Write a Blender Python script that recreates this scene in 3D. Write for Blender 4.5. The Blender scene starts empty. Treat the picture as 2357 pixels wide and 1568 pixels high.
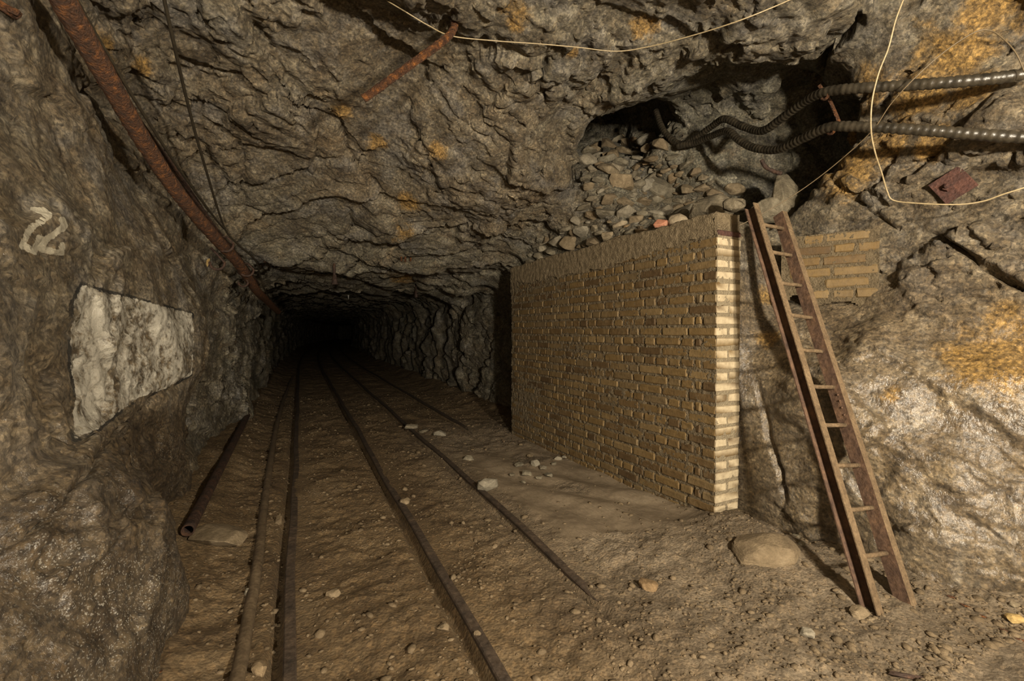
import bpy, bmesh, math, random
import numpy as np
from mathutils import Vector, Matrix, Euler
from mathutils.bvhtree import BVHTree

random.seed(7)
rng = np.random.default_rng(7)
scene = bpy.context.scene
COL = scene.collection

# ------------------------------------------------------------------ camera, lights, exposure
W, H, F = 2357.0, 1568.0, 1080.0
CAM_Z = 1.28
YAW, PITCH = math.radians(24.3), math.radians(-1.17)
cam_data = bpy.data.cameras.new('camera')
cam = bpy.data.objects.new('camera', cam_data)
COL.objects.link(cam)
cam.location = (0, 0, CAM_Z)
cam.rotation_euler = Euler((math.pi / 2 + PITCH, 0, -YAW), 'XYZ')
cam_data.sensor_width = 36.0
cam_data.lens = 36.0 * F / W
cam_data.clip_start = 0.02
scene.camera = cam

world = bpy.data.worlds.new('mine_dark')
scene.world = world
world.use_nodes = True
world.node_tree.nodes['Background'].inputs[0].default_value = (0.0, 0.0, 0.0, 1)
world.node_tree.nodes['Background'].inputs[1].default_value = 0.0

def lamp(name, loc, power, size, color):
    d = bpy.data.lights.new(name, 'POINT')
    d.energy = power
    d.shadow_soft_size = size
    d.color = color
    o = bpy.data.objects.new(name, d)
    o.location = loc
    COL.objects.link(o)
    return o

# the photographer's work lamps, beside and behind the camera
lamp('work_lamp_right', (1.40, -0.85, 1.95), 185.0, 0.07, (1.0, 0.87, 0.68))
lamp('work_lamp_left', (-0.30, -4.2, 1.20), 400.0, 0.13, (1.0, 0.88, 0.70))

vs = scene.view_settings
scene.display_settings.display_device = 'sRGB'
vs.view_transform = 'Standard'
vs.look = 'None'
vs.gamma = 1.0
vs.use_curve_mapping = False
vs.exposure = 1.95

# ------------------------------------------------------------------ photo pixel -> direction
ROT = np.array(cam.rotation_euler.to_matrix())
CAMP = np.array([0, 0, CAM_Z])
def ray(u, v):
    d = np.array([(u - W / 2) / F, (H / 2 - v) / F, -1.0])
    return ROT @ d
def at(u, v, z):
    """point seen at pixel (u, v) at depth z along the lens axis"""
    return Vector(CAMP + ray(u, v) * z)
def on_z(u, v, z=0.0):
    d = ray(u, v)
    t = (z - CAM_Z) / d[2]
    return Vector(CAMP + d * t)
def project(P):
    q = (P - CAMP) @ ROT
    z = -q[:, 2]
    z = np.where(np.abs(z) < 1e-6, 1e-6, z)
    return W / 2 + F * q[:, 0] / z, H / 2 - F * q[:, 1] / z, z

# ------------------------------------------------------------------ numpy noise
def _hash(ix, iy, iz, seed):
    h = (ix.astype(np.uint32) * np.uint32(374761393) + iy.astype(np.uint32) * np.uint32(668265263)
         + iz.astype(np.uint32) * np.uint32(2147483647) + np.uint32((seed * 974711 + 12345) & 0xffffffff))
    h = (h ^ (h >> np.uint32(13))) * np.uint32(1274126177)
    h = (h ^ (h >> np.uint32(15))) * np.uint32(2246822519)
    return h ^ (h >> np.uint32(13))
_G = rng.normal(size=(256, 3)).astype(np.float32)
_G /= np.linalg.norm(_G, axis=1, keepdims=True)
def perlin(P, scale, seed=0):
    q = (P * scale).astype(np.float32)
    i0 = np.floor(q)
    f = q - i0
    i0 = i0.astype(np.int32)
    u = f * f * f * (f * (f * 6 - 15) + 10)
    out = np.zeros(len(P), np.float32)
    for dx in (0, 1):
        wx = u[:, 0] if dx else 1 - u[:, 0]
        for dy in (0, 1):
            wy = u[:, 1] if dy else 1 - u[:, 1]
            for dz in (0, 1):
                wz = u[:, 2] if dz else 1 - u[:, 2]
                g = _G[_hash(i0[:, 0] + dx, i0[:, 1] + dy, i0[:, 2] + dz, seed) & np.uint32(255)]
                out += wx * wy * wz * (g[:, 0] * (f[:, 0] - dx) + g[:, 1] * (f[:, 1] - dy) + g[:, 2] * (f[:, 2] - dz))
    return out * 1.5
def fbm(P, scale, octs=3, seed=0, gain=0.5):
    o, a = np.zeros(len(P), np.float32), 1.0
    for k in range(octs):
        o += a * perlin(P, scale * 2 ** k, seed + k)
        a *= gain
    return o
def facets(P, size, seed=0):
    """broken rock: every Voronoi cell is a plane of its own tilt; returns height in about -0.5..0.5"""
    q = (P / np.asarray(size, np.float32)).astype(np.float32)
    c = np.floor(q).astype(np.int32)
    best = np.full(len(P), 1e9, np.float32)
    val = np.zeros(len(P), np.float32)
    for dx in (-1, 0, 1):
        for dy in (-1, 0, 1):
            for dz in (-1, 0, 1):
                ix, iy, iz = c[:, 0] + dx, c[:, 1] + dy, c[:, 2] + dz
                h = _hash(ix, iy, iz, seed)
                rx = ix + (h & np.uint32(255)).astype(np.float32) / 255 - q[:, 0]
                ry = iy + ((h >> np.uint32(8)) & np.uint32(255)).astype(np.float32) / 255 - q[:, 1]
                rz = iz + ((h >> np.uint32(16)) & np.uint32(255)).astype(np.float32) / 255 - q[:, 2]
                d = rx * rx + ry * ry + rz * rz
                m = d < best
                g = _G[(h >> np.uint32(24)) & np.uint32(255)]
                v = -(rx * g[:, 0] + ry * g[:, 1] + rz * g[:, 2]) + ((h >> np.uint32(5)) & np.uint32(255)).astype(np.float32) / 255 - 0.5
                best = np.where(m, d, best)
                val = np.where(m, v, val)
    return val * 0.6
def sm(x, a, b):
    t = np.clip((x - a) / (b - a), 0, 1)
    return t * t * (3 - 2 * t)
def smin(a, b, k):
    h = np.clip(0.5 + 0.5 * (b - a) / k, 0, 1)
    return b + (a - b) * h - k * h * (1 - h)
def smax(a, b, k):
    return -smin(-a, -b, k)

# ------------------------------------------------------------------ material helpers
class NT:
    def __init__(self, name):
        self.m = bpy.data.materials.new(name)
        self.m.use_nodes = True
        self.t = self.m.node_tree
        self.t.nodes.clear()
        self.out = self.n('ShaderNodeOutputMaterial')
        self.b = self.n('ShaderNodeBsdfPrincipled')
        self.l(self.b.outputs[0], self.out.inputs[0])
        self.tc = self.n('ShaderNodeTexCoord')
    def n(self, kind, **kw):
        o = self.t.nodes.new(kind)
        for k, v in kw.items():
            setattr(o, k, v)
        return o
    def l(self, a, b):
        self.t.links.new(a, b)
    def put(self, sock, v):
        if hasattr(v, 'is_output') or isinstance(v, bpy.types.NodeSocket):
            self.l(v, sock)
        else:
            sock.default_value = v
    def mapping(self, src, scale=(1, 1, 1), rot=(0, 0, 0), loc=(0, 0, 0)):
        m = self.n('ShaderNodeMapping')
        self.l(src, m.inputs[0])
        m.inputs[1].default_value = loc
        m.inputs[2].default_value = rot
        m.inputs[3].default_value = scale
        return m.outputs[0]
    def noise(self, vec, scale, detail=6, rough=0.6, dist=0.0):
        n = self.n('ShaderNodeTexNoise')
        self.l(vec, n.inputs['Vector'])
        n.inputs['Scale'].default_value = scale
        n.inputs['Detail'].default_value = detail
        n.inputs['Roughness'].default_value = rough
        n.inputs['Distortion'].default_value = dist
        return n.outputs[0]
    def voronoi(self, vec, scale, feature='F1', rand=1.0, out=0):
        n = self.n('ShaderNodeTexVoronoi', feature=feature)
        self.l(vec, n.inputs['Vector'])
        n.inputs['Scale'].default_value = scale
        n.inputs['Randomness'].default_value = rand
        return n.outputs[out]
    def ramp(self, fac, stops, interp='LINEAR'):
        r = self.n('ShaderNodeValToRGB')
        self.l(fac, r.inputs[0])
        cr = r.color_ramp
        cr.interpolation = interp
        while len(cr.elements) > len(stops):
            cr.elements.remove(cr.elements[-1])
        while len(cr.elements) < len(stops):
            cr.elements.new(0.5)
        for e, (p, c) in zip(cr.elements, stops):
            e.position = p
            e.color = c if isinstance(c, tuple) and len(c) == 4 else ((c, c, c, 1) if not isinstance(c, tuple) else (*c, 1))
        return r.outputs[0]
    def mix(self, fac, a, b, blend='MIX'):
        m = self.n('ShaderNodeMix', data_type='RGBA', blend_type=blend)
        self.put(m.inputs[0], fac)
        self.put(m.inputs[6], a if not isinstance(a, tuple) or len(a) == 4 else (*a, 1))
        self.put(m.inputs[7], b if not isinstance(b, tuple) or len(b) == 4 else (*b, 1))
        return m.outputs[2]
    def math(self, op, a, b=0.0, clamp=False):
        m = self.n('ShaderNodeMath', operation=op, use_clamp=clamp)
        self.put(m.inputs[0], a)
        self.put(m.inputs[1], b)
        return m.outputs[0]
    def attr(self, name, out=2):
        a = self.n('ShaderNodeAttribute', attribute_name=name)
        return a.outputs[out]
    def bump(self, height, strength, dist, normal=None):
        b = self.n('ShaderNodeBump')
        b.inputs['Strength'].default_value = strength
        b.inputs['Distance'].default_value = dist
        self.l(height, b.inputs['Height'])
        if normal is not None:
            self.l(normal, b.inputs['Normal'])
        return b.outputs[0]
    def done(self, color, rough=0.8, normal=None, metallic=0.0, spec=0.4):
        self.put(self.b.inputs['Base Color'], color if not isinstance(color, tuple) or len(color) == 4 else (*color, 1))
        self.put(self.b.inputs['Roughness'], rough)
        self.put(self.b.inputs['Metallic'], metallic)
        self.put(self.b.inputs['Specular IOR Level'], spec)
        if normal is not None:
            self.l(normal, self.b.inputs['Normal'])
        return self.m

def rock_material():
    k = NT('mine_rock')
    P = k.tc.outputs['Object']
    ochre, grey, white, wet = (k.attr('ochre'), k.attr('grey'), k.attr('white'), k.attr('wet'))
    big = k.noise(P, 1.3, 6, 0.62, 0.6)
    mid = k.noise(k.mapping(P, (1, 1, 2.2), (0.5, 0.3, 0.4)), 5.0, 9, 0.70, 0.25)
    fine = k.noise(P, 42.0, 6, 0.7)
    brown = k.ramp(mid, [(0.28, (0.055, 0.040, 0.024)), (0.45, (0.130, 0.100, 0.062)), (0.58, (0.205, 0.168, 0.112)), (0.74, (0.36, 0.31, 0.22))])
    grn = k.ramp(mid, [(0.28, (0.048, 0.044, 0.033)), (0.45, (0.125, 0.115, 0.084)), (0.58, (0.205, 0.193, 0.145)), (0.74, (0.37, 0.35, 0.275))])
    gfac = k.math('ADD', k.math('MULTIPLY', big, 1.6), k.math('SUBTRACT', grey, 0.85), clamp=True)
    col = k.mix(gfac, brown, grn)
    # cooler grey and warm tan patches in the rock
    hue = k.noise(k.mapping(P, (1, 1, 1.3), (0.1, 0.7, 0.2)), 2.6, 8, 0.74, 0.25)
    col = k.mix(k.ramp(hue, [(0.50, 0.0), (0.64, 0.65)]), col, k.ramp(mid, [(0.3, (0.10, 0.095, 0.088)), (0.7, (0.27, 0.26, 0.24))]))
    col = k.mix(k.ramp(hue, [(0.34, 0.55), (0.46, 0.0)]), col, k.ramp(mid, [(0.3, (0.10, 0.066, 0.034)), (0.7, (0.33, 0.245, 0.14))]))
    col = k.mix(k.math('MULTIPLY', k.attr('tan'), 0.75), col, k.ramp(mid, [(0.28, (0.065, 0.044, 0.023)), (0.5, (0.170, 0.124, 0.070)), (0.74, (0.33, 0.26, 0.165))]))
    # pale mineral bloom and streaks
    streak = k.noise(k.mapping(P, (1.0, 1.0, 0.35), (0.2, 0.9, 0.0)), 9.0, 6, 0.68, 0.35)
    wf = k.math('MULTIPLY', k.ramp(streak, [(0.54, 0.0), (0.74, 1.0)]), k.math('ADD', k.math('MULTIPLY', white, 0.9), 0.22))
    col = k.mix(wf, col, (0.36, 0.33, 0.27))
    # ochre staining
    on = k.noise(k.mapping(P, (1, 1, 1), (0, 0.6, 0.3)), 7.0, 8, 0.72, 0.25)
    of = k.ramp(k.math('ADD', k.math('MULTIPLY', ochre, 0.46), k.math('MULTIPLY', on, 1.0)), [(0.66, 0.0), (0.86, 1.0)])
    oc = k.ramp(fine, [(0.3, (0.17, 0.092, 0.022)), (0.65, (0.40, 0.25, 0.075))])
    col = k.mix(k.math('MULTIPLY', of, 0.85), col, oc)
    # grain
    col = k.mix(0.95, col, k.ramp(fine, [(0.32, (0.38, 0.38, 0.39)), (0.5, (0.95, 0.95, 0.95)), (0.70, (1.65, 1.62, 1.55))]), 'MULTIPLY')
    spk = k.n('ShaderNodeRGBToBW')
    k.l(k.voronoi(P, 75.0, out=1), spk.inputs[0])
    col = k.mix(0.85, col, k.ramp(spk.outputs[0], [(0.15, (0.55, 0.55, 0.56)), (0.5, (1.0, 1.0, 1.0)), (0.9, (1.5, 1.48, 1.42))]), 'MULTIPLY')
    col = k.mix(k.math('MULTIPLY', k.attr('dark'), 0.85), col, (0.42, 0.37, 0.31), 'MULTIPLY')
    mica_glint = k.n('ShaderNodeRGBToBW')  # glints of mica, painted into the rock colour as pale specks
    k.l(k.voronoi(P, 260.0, out=1), mica_glint.inputs[0])
    col = k.mix(k.math('MULTIPLY', k.math('MULTIPLY', k.math('GREATER_THAN', mica_glint.outputs[0], 0.80), k.ramp(k.noise(P, 3.0, 4, 0.6), [(0.42, 0.0), (0.6, 0.7)])), k.math('ADD', k.math('MULTIPLY', k.attr('dark'), 0.7), 0.15, clamp=True)), col, (0.48, 0.45, 0.38))
    # white painted survey field with a black border, and the painted number
    psd, nsd = k.attr('patch_sd'), k.attr('num_sd')
    pn = k.noise(P, 22.0, 7, 0.72)
    pn2 = k.noise(P, 5.0, 4, 0.6)
    edge = k.math('ADD', psd, k.math('MULTIPLY', k.math('SUBTRACT', pn, 0.5), 0.035))
    wear = k.ramp(k.math('ADD', k.math('MULTIPLY', pn, 0.62), k.math('MULTIPLY', pn2, 0.4)), [(0.465, 1.0), (0.575, 0.0)])
    pm = k.math('MULTIPLY', k.math('LESS_THAN', edge, 0.0), k.math('MULTIPLY', wear, 0.85))
    border = k.math('MULTIPLY', k.math('LESS_THAN', k.math('ABSOLUTE', k.math('SUBTRACT', edge, 0.006)), 0.008), k.math('MULTIPLY', k.attr('border'), k.ramp(pn2, [(0.42, 0.0), (0.52, 1.0)])))
    col = k.mix(k.math('MULTIPLY', border, 0.85), col, (0.012, 0.013, 0.014))
    col = k.mix(pm, col, (0.74, 0.70, 0.59))
    ne = k.math('ADD', nsd, k.math('MULTIPLY', k.math('SUBTRACT', pn, 0.5), 0.030))
    nm = k.math('MULTIPLY', k.math('LESS_THAN', ne, 0.0), k.ramp(pn, [(0.42, 0.95), (0.62, 0.6)]))
    col = k.mix(nm, col, (0.62, 0.57, 0.44))
    # relief
    h1 = k.noise(P, 30.0, 10, 0.76, 0.0)
    h2 = k.voronoi(k.mapping(P, (1, 1, 1.8), (0.4, 0.2, 0.5)), 30.0)
    h3 = k.noise(k.mapping(P, (1.2, 1.2, 4.5), (0.55, 0.35, 0.2)), 11.0, 9, 0.74, 0.1)
    amt = k.ramp(k.noise(P, 1.7, 3, 0.5), [(0.38, 0.35), (0.62, 1.0)])
    hh = k.math('ADD', k.math('ADD', k.math('MULTIPLY', h1, 0.8), k.math('MULTIPLY', h2, 0.22)), k.math('MULTIPLY', k.math('MULTIPLY', h3, amt), 0.65))
    nrm = k.bump(hh, 0.85, 0.034)
    glint = k.math('SUBTRACT', k.noise(P, 90.0, 5, 0.7), k.math('MULTIPLY', k.voronoi(P, 60.0), 0.5))
    nrm = k.bump(glint, 0.8, 0.008, nrm)
    rn = k.noise(P, 3.2, 5, 0.6)
    rough = k.math('SUBTRACT', k.ramp(rn, [(0.35, 0.55), (0.65, 0.85)]), k.math('MULTIPLY', wet, 0.36))
    k.b.inputs['Coat Roughness'].default_value = 0.2
    k.l(k.math('MULTIPLY', wet, k.ramp(rn, [(0.38, 0.2), (0.56, 1.0)])), k.b.inputs['Coat Weight'])
    k.l(k.bump(k.noise(k.mapping(P, (1.6, 1.6, 0.8)), 34.0, 4, 0.6), 1.0, 0.010), k.b.inputs['Coat Normal'])
    return k.done(col, rough, nrm, spec=0.45)

def ground_material():
    k = NT('mine_floor_dirt')
    P = k.tc.outputs['Object']
    mud, brownw = k.attr('mud'), k.attr('brown')
    a = k.noise(P, 2.0, 8, 0.65, 0.4)
    f = k.noise(P, 60.0, 6, 0.75)
    v = k.voronoi(P, 55.0, out=1)
    dirt = k.ramp(a, [(0.3, (0.088, 0.057, 0.028)), (0.55, (0.168, 0.116, 0.060)), (0.75, (0.262, 0.193, 0.112))])
    grey = k.ramp(a, [(0.3, (0.135, 0.107, 0.073)), (0.55, (0.232, 0.187, 0.131)), (0.75, (0.32, 0.268, 0.195))])
    col = k.mix(brownw, grey, dirt)
    bw = k.n('ShaderNodeRGBToBW')
    k.l(v, bw.inputs[0])
    peb = k.ramp(bw.outputs[0], [(0.2, (0.6, 0.6, 0.6)), (0.55, (1.0, 1.0, 1.0)), (0.92, (1.55, 1.45, 1.3))])
    col = k.mix(k.math('SUBTRACT', 0.55, k.math('MULTIPLY', mud, 0.5)), col, peb, 'MULTIPLY')
    col = k.mix(0.5, col, k.ramp(f, [(0.3, (0.5, 0.5, 0.5)), (0.55, (1, 1, 1)), (0.8, (1.5, 1.5, 1.5))]), 'MULTIPLY')
    orange = k.ramp(k.noise(P, 6.0, 6, 0.7, 0.5), [(0.66, 0.0), (0.76, 0.6)])
    col = k.mix(k.math('MULTIPLY', orange, brownw), col, (0.34, 0.15, 0.04))
    h = k.math('ADD', k.noise(P, 30.0, 9, 0.75), k.math('MULTIPLY', k.voronoi(P, 70.0), -0.45))
    h2 = k.noise(k.mapping(P, (6.0, 1.0, 1.0), (0, 0, 0.9)), 5.0, 5, 0.6, 1.0)
    hm = k.n('ShaderNodeMix', data_type='FLOAT')
    k.l(mud, hm.inputs[0]); k.l(h, hm.inputs[2]); k.l(k.math('MULTIPLY', h2, 0.35), hm.inputs[3])
    nrm = k.bump(hm.outputs[0], 0.9, 0.022)
    rough = k.math('SUBTRACT', 0.92, k.math('MULTIPLY', mud, 0.25))
    return k.done(col, rough, nrm, spec=0.3)

def stone_material(name, lo, mi, hi, scale=9.0):
    k = NT(name)
    P = k.tc.outputs['Object']
    oi = k.n('ShaderNodeObjectInfo')
    a = k.noise(P, scale, 8, 0.68, 0.5)
    col = k.ramp(a, [(0.3, lo), (0.52, mi), (0.74, hi)])
    tint = k.ramp(oi.outputs['Random'], [(0.0, (0.75, 0.7, 0.62)), (0.4, (0.95, 0.95, 0.93)), (0.8, (1.12, 1.08, 1.0)), (1.0, (1.15, 0.95, 0.72))])
    col = k.mix(1.0, col, tint, 'MULTIPLY')
    f = k.noise(P, 70.0, 6, 0.7)
    col = k.mix(0.5, col, k.ramp(f, [(0.3, (0.5, 0.5, 0.5)), (0.6, (1.15, 1.15, 1.15))]), 'MULTIPLY')
    h = k.math('ADD', k.noise(P, 35.0, 8, 0.7), k.noise(k.mapping(P, (1, 1, 4), (0.3, 0.2, 0)), 14.0, 5, 0.6))
    return k.done(col, 0.78, k.bump(h, 0.7, 0.015), spec=0.4)

def brick_material():
    k = NT('yellow_brown_brick')
    P = k.tc.outputs['Object']
    G = k.n('ShaderNodeNewGeometry').outputs['Position']
    oi = k.n('ShaderNodeObjectInfo')
    rnd = k.math('FRACT', k.math('ADD', oi.outputs['Random'], k.attr('tone')))
    base = k.ramp(rnd, [(0.0, (0.070, 0.042, 0.017)), (0.25, (0.118, 0.074, 0.028)), (0.55, (0.150, 0.097, 0.036)), (0.8, (0.122, 0.086, 0.042)), (1.0, (0.178, 0.120, 0.050))])
    # pale mortar smears and run marks down the face
    sme = k.noise(k.mapping(G, (3.0, 3.0, 0.7)), 2.2, 7, 0.7, 0.4)
    col = k.mix(k.ramp(sme, [(0.5, 0.0), (0.7, 0.5)]), base, (0.195, 0.142, 0.074))
    d = k.noise(G, 24.0, 7, 0.7)
    col = k.mix(0.6, col, k.ramp(d, [(0.3, (0.55, 0.53, 0.5)), (0.55, (1, 1, 1)), (0.8, (1.3, 1.28, 1.2))]), 'MULTIPLY')
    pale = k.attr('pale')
    col = k.mix(k.math('MULTIPLY', pale, k.ramp(d, [(0.3, 0.55), (0.6, 0.95)])), col, (0.46, 0.385, 0.26))  # pale end face carries its stronger light in the colour
    h = k.math('ADD', k.noise(G, 40.0, 8, 0.7), k.math('MULTIPLY', k.noise(G, 12.0, 3, 0.5), 0.8))
    return k.done(col, k.ramp(d, [(0.3, 0.6), (0.7, 0.85)]), k.bump(h, 0.55, 0.010), spec=0.4)

def mortar_material(name='rough_mortar', run_amt=0.5, gain=1.0):
    k = NT(name)
    G = k.n('ShaderNodeNewGeometry').outputs['Position']
    d = k.noise(G, 30.0, 8, 0.75)
    col = k.ramp(d, [(0.3, tuple(gain * c for c in (0.075, 0.057, 0.033))), (0.5, tuple(gain * c for c in (0.170, 0.132, 0.080))), (0.75, tuple(gain * c for c in (0.26, 0.208, 0.132)))])
    run = k.noise(k.mapping(G, (5, 5, 0.8)), 2.0, 5, 0.6)
    col = k.mix(k.ramp(run, [(0.5, 0.0), (0.68, run_amt)]), col, (0.20, 0.155, 0.09))
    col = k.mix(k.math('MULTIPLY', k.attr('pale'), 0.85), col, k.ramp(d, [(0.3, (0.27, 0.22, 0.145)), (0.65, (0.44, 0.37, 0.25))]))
    h = k.math('ADD', k.noise(G, 55.0, 9, 0.78), k.math('MULTIPLY', k.voronoi(G, 90.0), -0.5))
    return k.done(col, 0.9, k.bump(h, 1.0, 0.022), spec=0.25)

def rust_material(name, dark, mid, bright, scale=14.0, wet=0.0, dust=None, bump=0.012):
    k = NT(name)
    P = k.tc.outputs['Object']
    a = k.noise(P, scale, 9, 0.75, 0.0)
    col = k.ramp(a, [(0.34, dark), (0.53, mid), (0.68, bright)])
    f = k.noise(P, scale * 6, 6, 0.7)
    col = k.mix(0.6, col, k.ramp(f, [(0.3, (0.35, 0.33, 0.32)), (0.6, (1.2, 1.2, 1.2))]), 'MULTIPLY')
    if dust is not None:
        up = k.n('ShaderNodeNewGeometry').outputs['Normal']
        dn = k.noise(P, scale * 0.6, 6, 0.7)
        col = k.mix(k.ramp(dn, [(0.38, 0.15), (0.62, 0.85)]), col, dust)
    h = k.math('ADD', k.noise(P, scale * 3, 8, 0.72), k.math('MULTIPLY', k.voronoi(P, scale * 3.5), 0.5))
    rough = k.ramp(f, [(0.3, 0.62 - wet), (0.7, 0.9 - wet)])
    return k.done(col, rough, k.bump(h, 0.9, bump), metallic=0.15, spec=0.5)

def plain_material(name, c1, c2, scale=30.0, rough=0.6, bump=0.003):
    k = NT(name)
    P = k.tc.outputs['Object']
    a = k.noise(P, scale, 6, 0.7)
    return k.done(k.ramp(a, [(0.3, c1), (0.7, c2)]), rough, k.bump(a, 0.6, bump), spec=0.5)

M = {
    'rock': rock_material(),
    'ground': ground_material(),
    'stone': stone_material('grey_slate_stone', (0.07, 0.062, 0.046), (0.165, 0.145, 0.105), (0.30, 0.275, 0.215)),
    'pale_stone': stone_material('pale_grey_stone', (0.13, 0.115, 0.088), (0.235, 0.212, 0.165), (0.34, 0.31, 0.245)),
    'ochre_stone': stone_material('ochre_stone', (0.26, 0.17, 0.06), (0.40, 0.28, 0.11), (0.48, 0.36, 0.17)),
    'brown_stone': stone_material('muddy_brown_stone', (0.10, 0.075, 0.045), (0.18, 0.14, 0.088), (0.27, 0.215, 0.145)),
    'red_stone': stone_material('red_stone', (0.20, 0.08, 0.05), (0.34, 0.17, 0.12), (0.42, 0.28, 0.22)),
    'gravel': stone_material('floor_gravel', (0.085, 0.062, 0.036), (0.165, 0.124, 0.075), (0.27, 0.212, 0.14), 5.0),
    'brick': brick_material(),
    'mortar': mortar_material(),
    'concrete': mortar_material('sandy_concrete', 0.1, 1.35),
    'rust': rust_material('rust', (0.028, 0.016, 0.010), (0.120, 0.050, 0.020), (0.40, 0.155, 0.036), 30.0, 0.2, bump=0.02),
    'dark_rust': rust_material('dark_rust', (0.020, 0.013, 0.010), (0.055, 0.030, 0.020), (0.12, 0.058, 0.030), 12.0, 0.1),
    'rail': rust_material('dusty_rail', (0.028, 0.020, 0.014), (0.060, 0.042, 0.028), (0.105, 0.072, 0.045), 10.0, 0.05, bump=0.004),
    'ladder': rust_material('dusty_ladder_rust', (0.045, 0.025, 0.017), (0.105, 0.060, 0.036), (0.185, 0.105, 0.056), 9.0, 0.0, bump=0.006),
    'ladder_dust': rust_material('dust_on_ladder', (0.080, 0.052, 0.026), (0.150, 0.102, 0.055), (0.21, 0.148, 0.083), 14.0, -0.05, bump=0.008),
    'hose': plain_material('black_wet_hose', (0.010, 0.009, 0.007), (0.055, 0.045, 0.030), 18.0, 0.34, 0.006),
    'cable': plain_material('dark_cable', (0.018, 0.014, 0.009), (0.045, 0.036, 0.022), 30.0, 0.55),
    'wire': plain_material('pale_wire', (0.20, 0.155, 0.085), (0.36, 0.29, 0.17), 60.0, 0.42),
    'brown_wire': plain_material('brown_wire', (0.07, 0.05, 0.026), (0.15, 0.11, 0.06), 60.0, 0.5),
    'floor_hose': rust_material('muddy_floor_hose', (0.07, 0.048, 0.026), (0.11, 0.078, 0.043), (0.15, 0.108, 0.062), 8.0, 0.0, bump=0.003),
    'plate': rust_material('purple_rust', (0.035, 0.016, 0.013), (0.085, 0.036, 0.026), (0.14, 0.06, 0.04), 18.0, 0.05),
    'drip': plain_material('white_calcite', (0.55, 0.55, 0.5), (0.8, 0.8, 0.75), 30.0, 0.35),
}

# ------------------------------------------------------------------ object helpers
def link(o, parent=None):
    COL.objects.link(o)
    if parent is not None:
        o.parent = parent
    return o
def tag(o, label=None, cat=None, group=None, kind=None):
    if label: o['label'] = label
    if cat: o['category'] = cat
    if group: o['group'] = group
    if kind: o['kind'] = kind
    return o
def empty(name, loc=(0, 0, 0), rot=(0, 0, 0)):
    o = bpy.data.objects.new(name, None)
    o.location = loc
    o.rotation_euler = rot
    o.empty_display_size = 0.05
    return link(o)
def mesh_np(name, V, Fq, mat, smooth=True, tris=False):
    n = 3 if tris else 4
    me = bpy.data.meshes.new(name)
    me.vertices.add(len(V))
    me.vertices.foreach_set('co', np.ascontiguousarray(V, np.float32).ravel())
    me.loops.add(len(Fq) * n)
    me.loops.foreach_set('vertex_index', np.ascontiguousarray(Fq, np.int32).ravel())
    me.polygons.add(len(Fq))
    me.polygons.foreach_set('loop_start', np.arange(0, len(Fq) * n, n, dtype=np.int32))
    if smooth:
        me.polygons.foreach_set('use_smooth', np.ones(len(Fq), bool))
    me.update(calc_edges=True)
    me.materials.append(M[mat])
    return me
def set_attr(me, name, arr):
    a = me.attributes.new(name, 'FLOAT', 'POINT')
    a.data.foreach_set('value', np.ascontiguousarray(arr, np.float32))
def mesh_pd(name, verts, faces, mat, smooth=False):
    me = bpy.data.meshes.new(name)
    me.from_pydata([tuple(v) for v in verts], [], faces)
    me.update()
    if smooth:
        me.polygons.foreach_set('use_smooth', [True] * len(me.polygons))
    me.materials.append(M[mat])
    return me
def obj(name, me, parent=None):
    return link(bpy.data.objects.new(name, me), parent)

def catmull(pts, n=8):
    pts = [Vector(p) for p in pts]
    if len(pts) < 3:
        return pts
    out = []
    ext = [pts[0] * 2 - pts[1]] + pts + [pts[-1] * 2 - pts[-2]]
    for i in range(1, len(ext) - 2):
        p0, p1, p2, p3 = ext[i - 1:i + 3]
        for k in range(n):
            t = k / n
            out.append(0.5 * ((2 * p1) + (p2 - p0) * t + (2 * p0 - 5 * p1 + 4 * p2 - p3) * t * t + (3 * p1 - p0 - 3 * p2 + p3) * t ** 3))
    out.append(pts[-1])
    return out
def resample(pts, step):
    pts = [Vector(p) for p in pts]
    out, acc = [pts[0]], 0.0
    for a, b in zip(pts, pts[1:]):
        L = (b - a).length
        d = step - acc
        while d <= L:
            out.append(a.lerp(b, d / L))
            d += step
        acc = (acc + L) % step if L > 0 else acc
        acc = L - (d - step)
    if (out[-1] - pts[-1]).length > step * 0.3:
        out.append(pts[-1])
    return out
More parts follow.
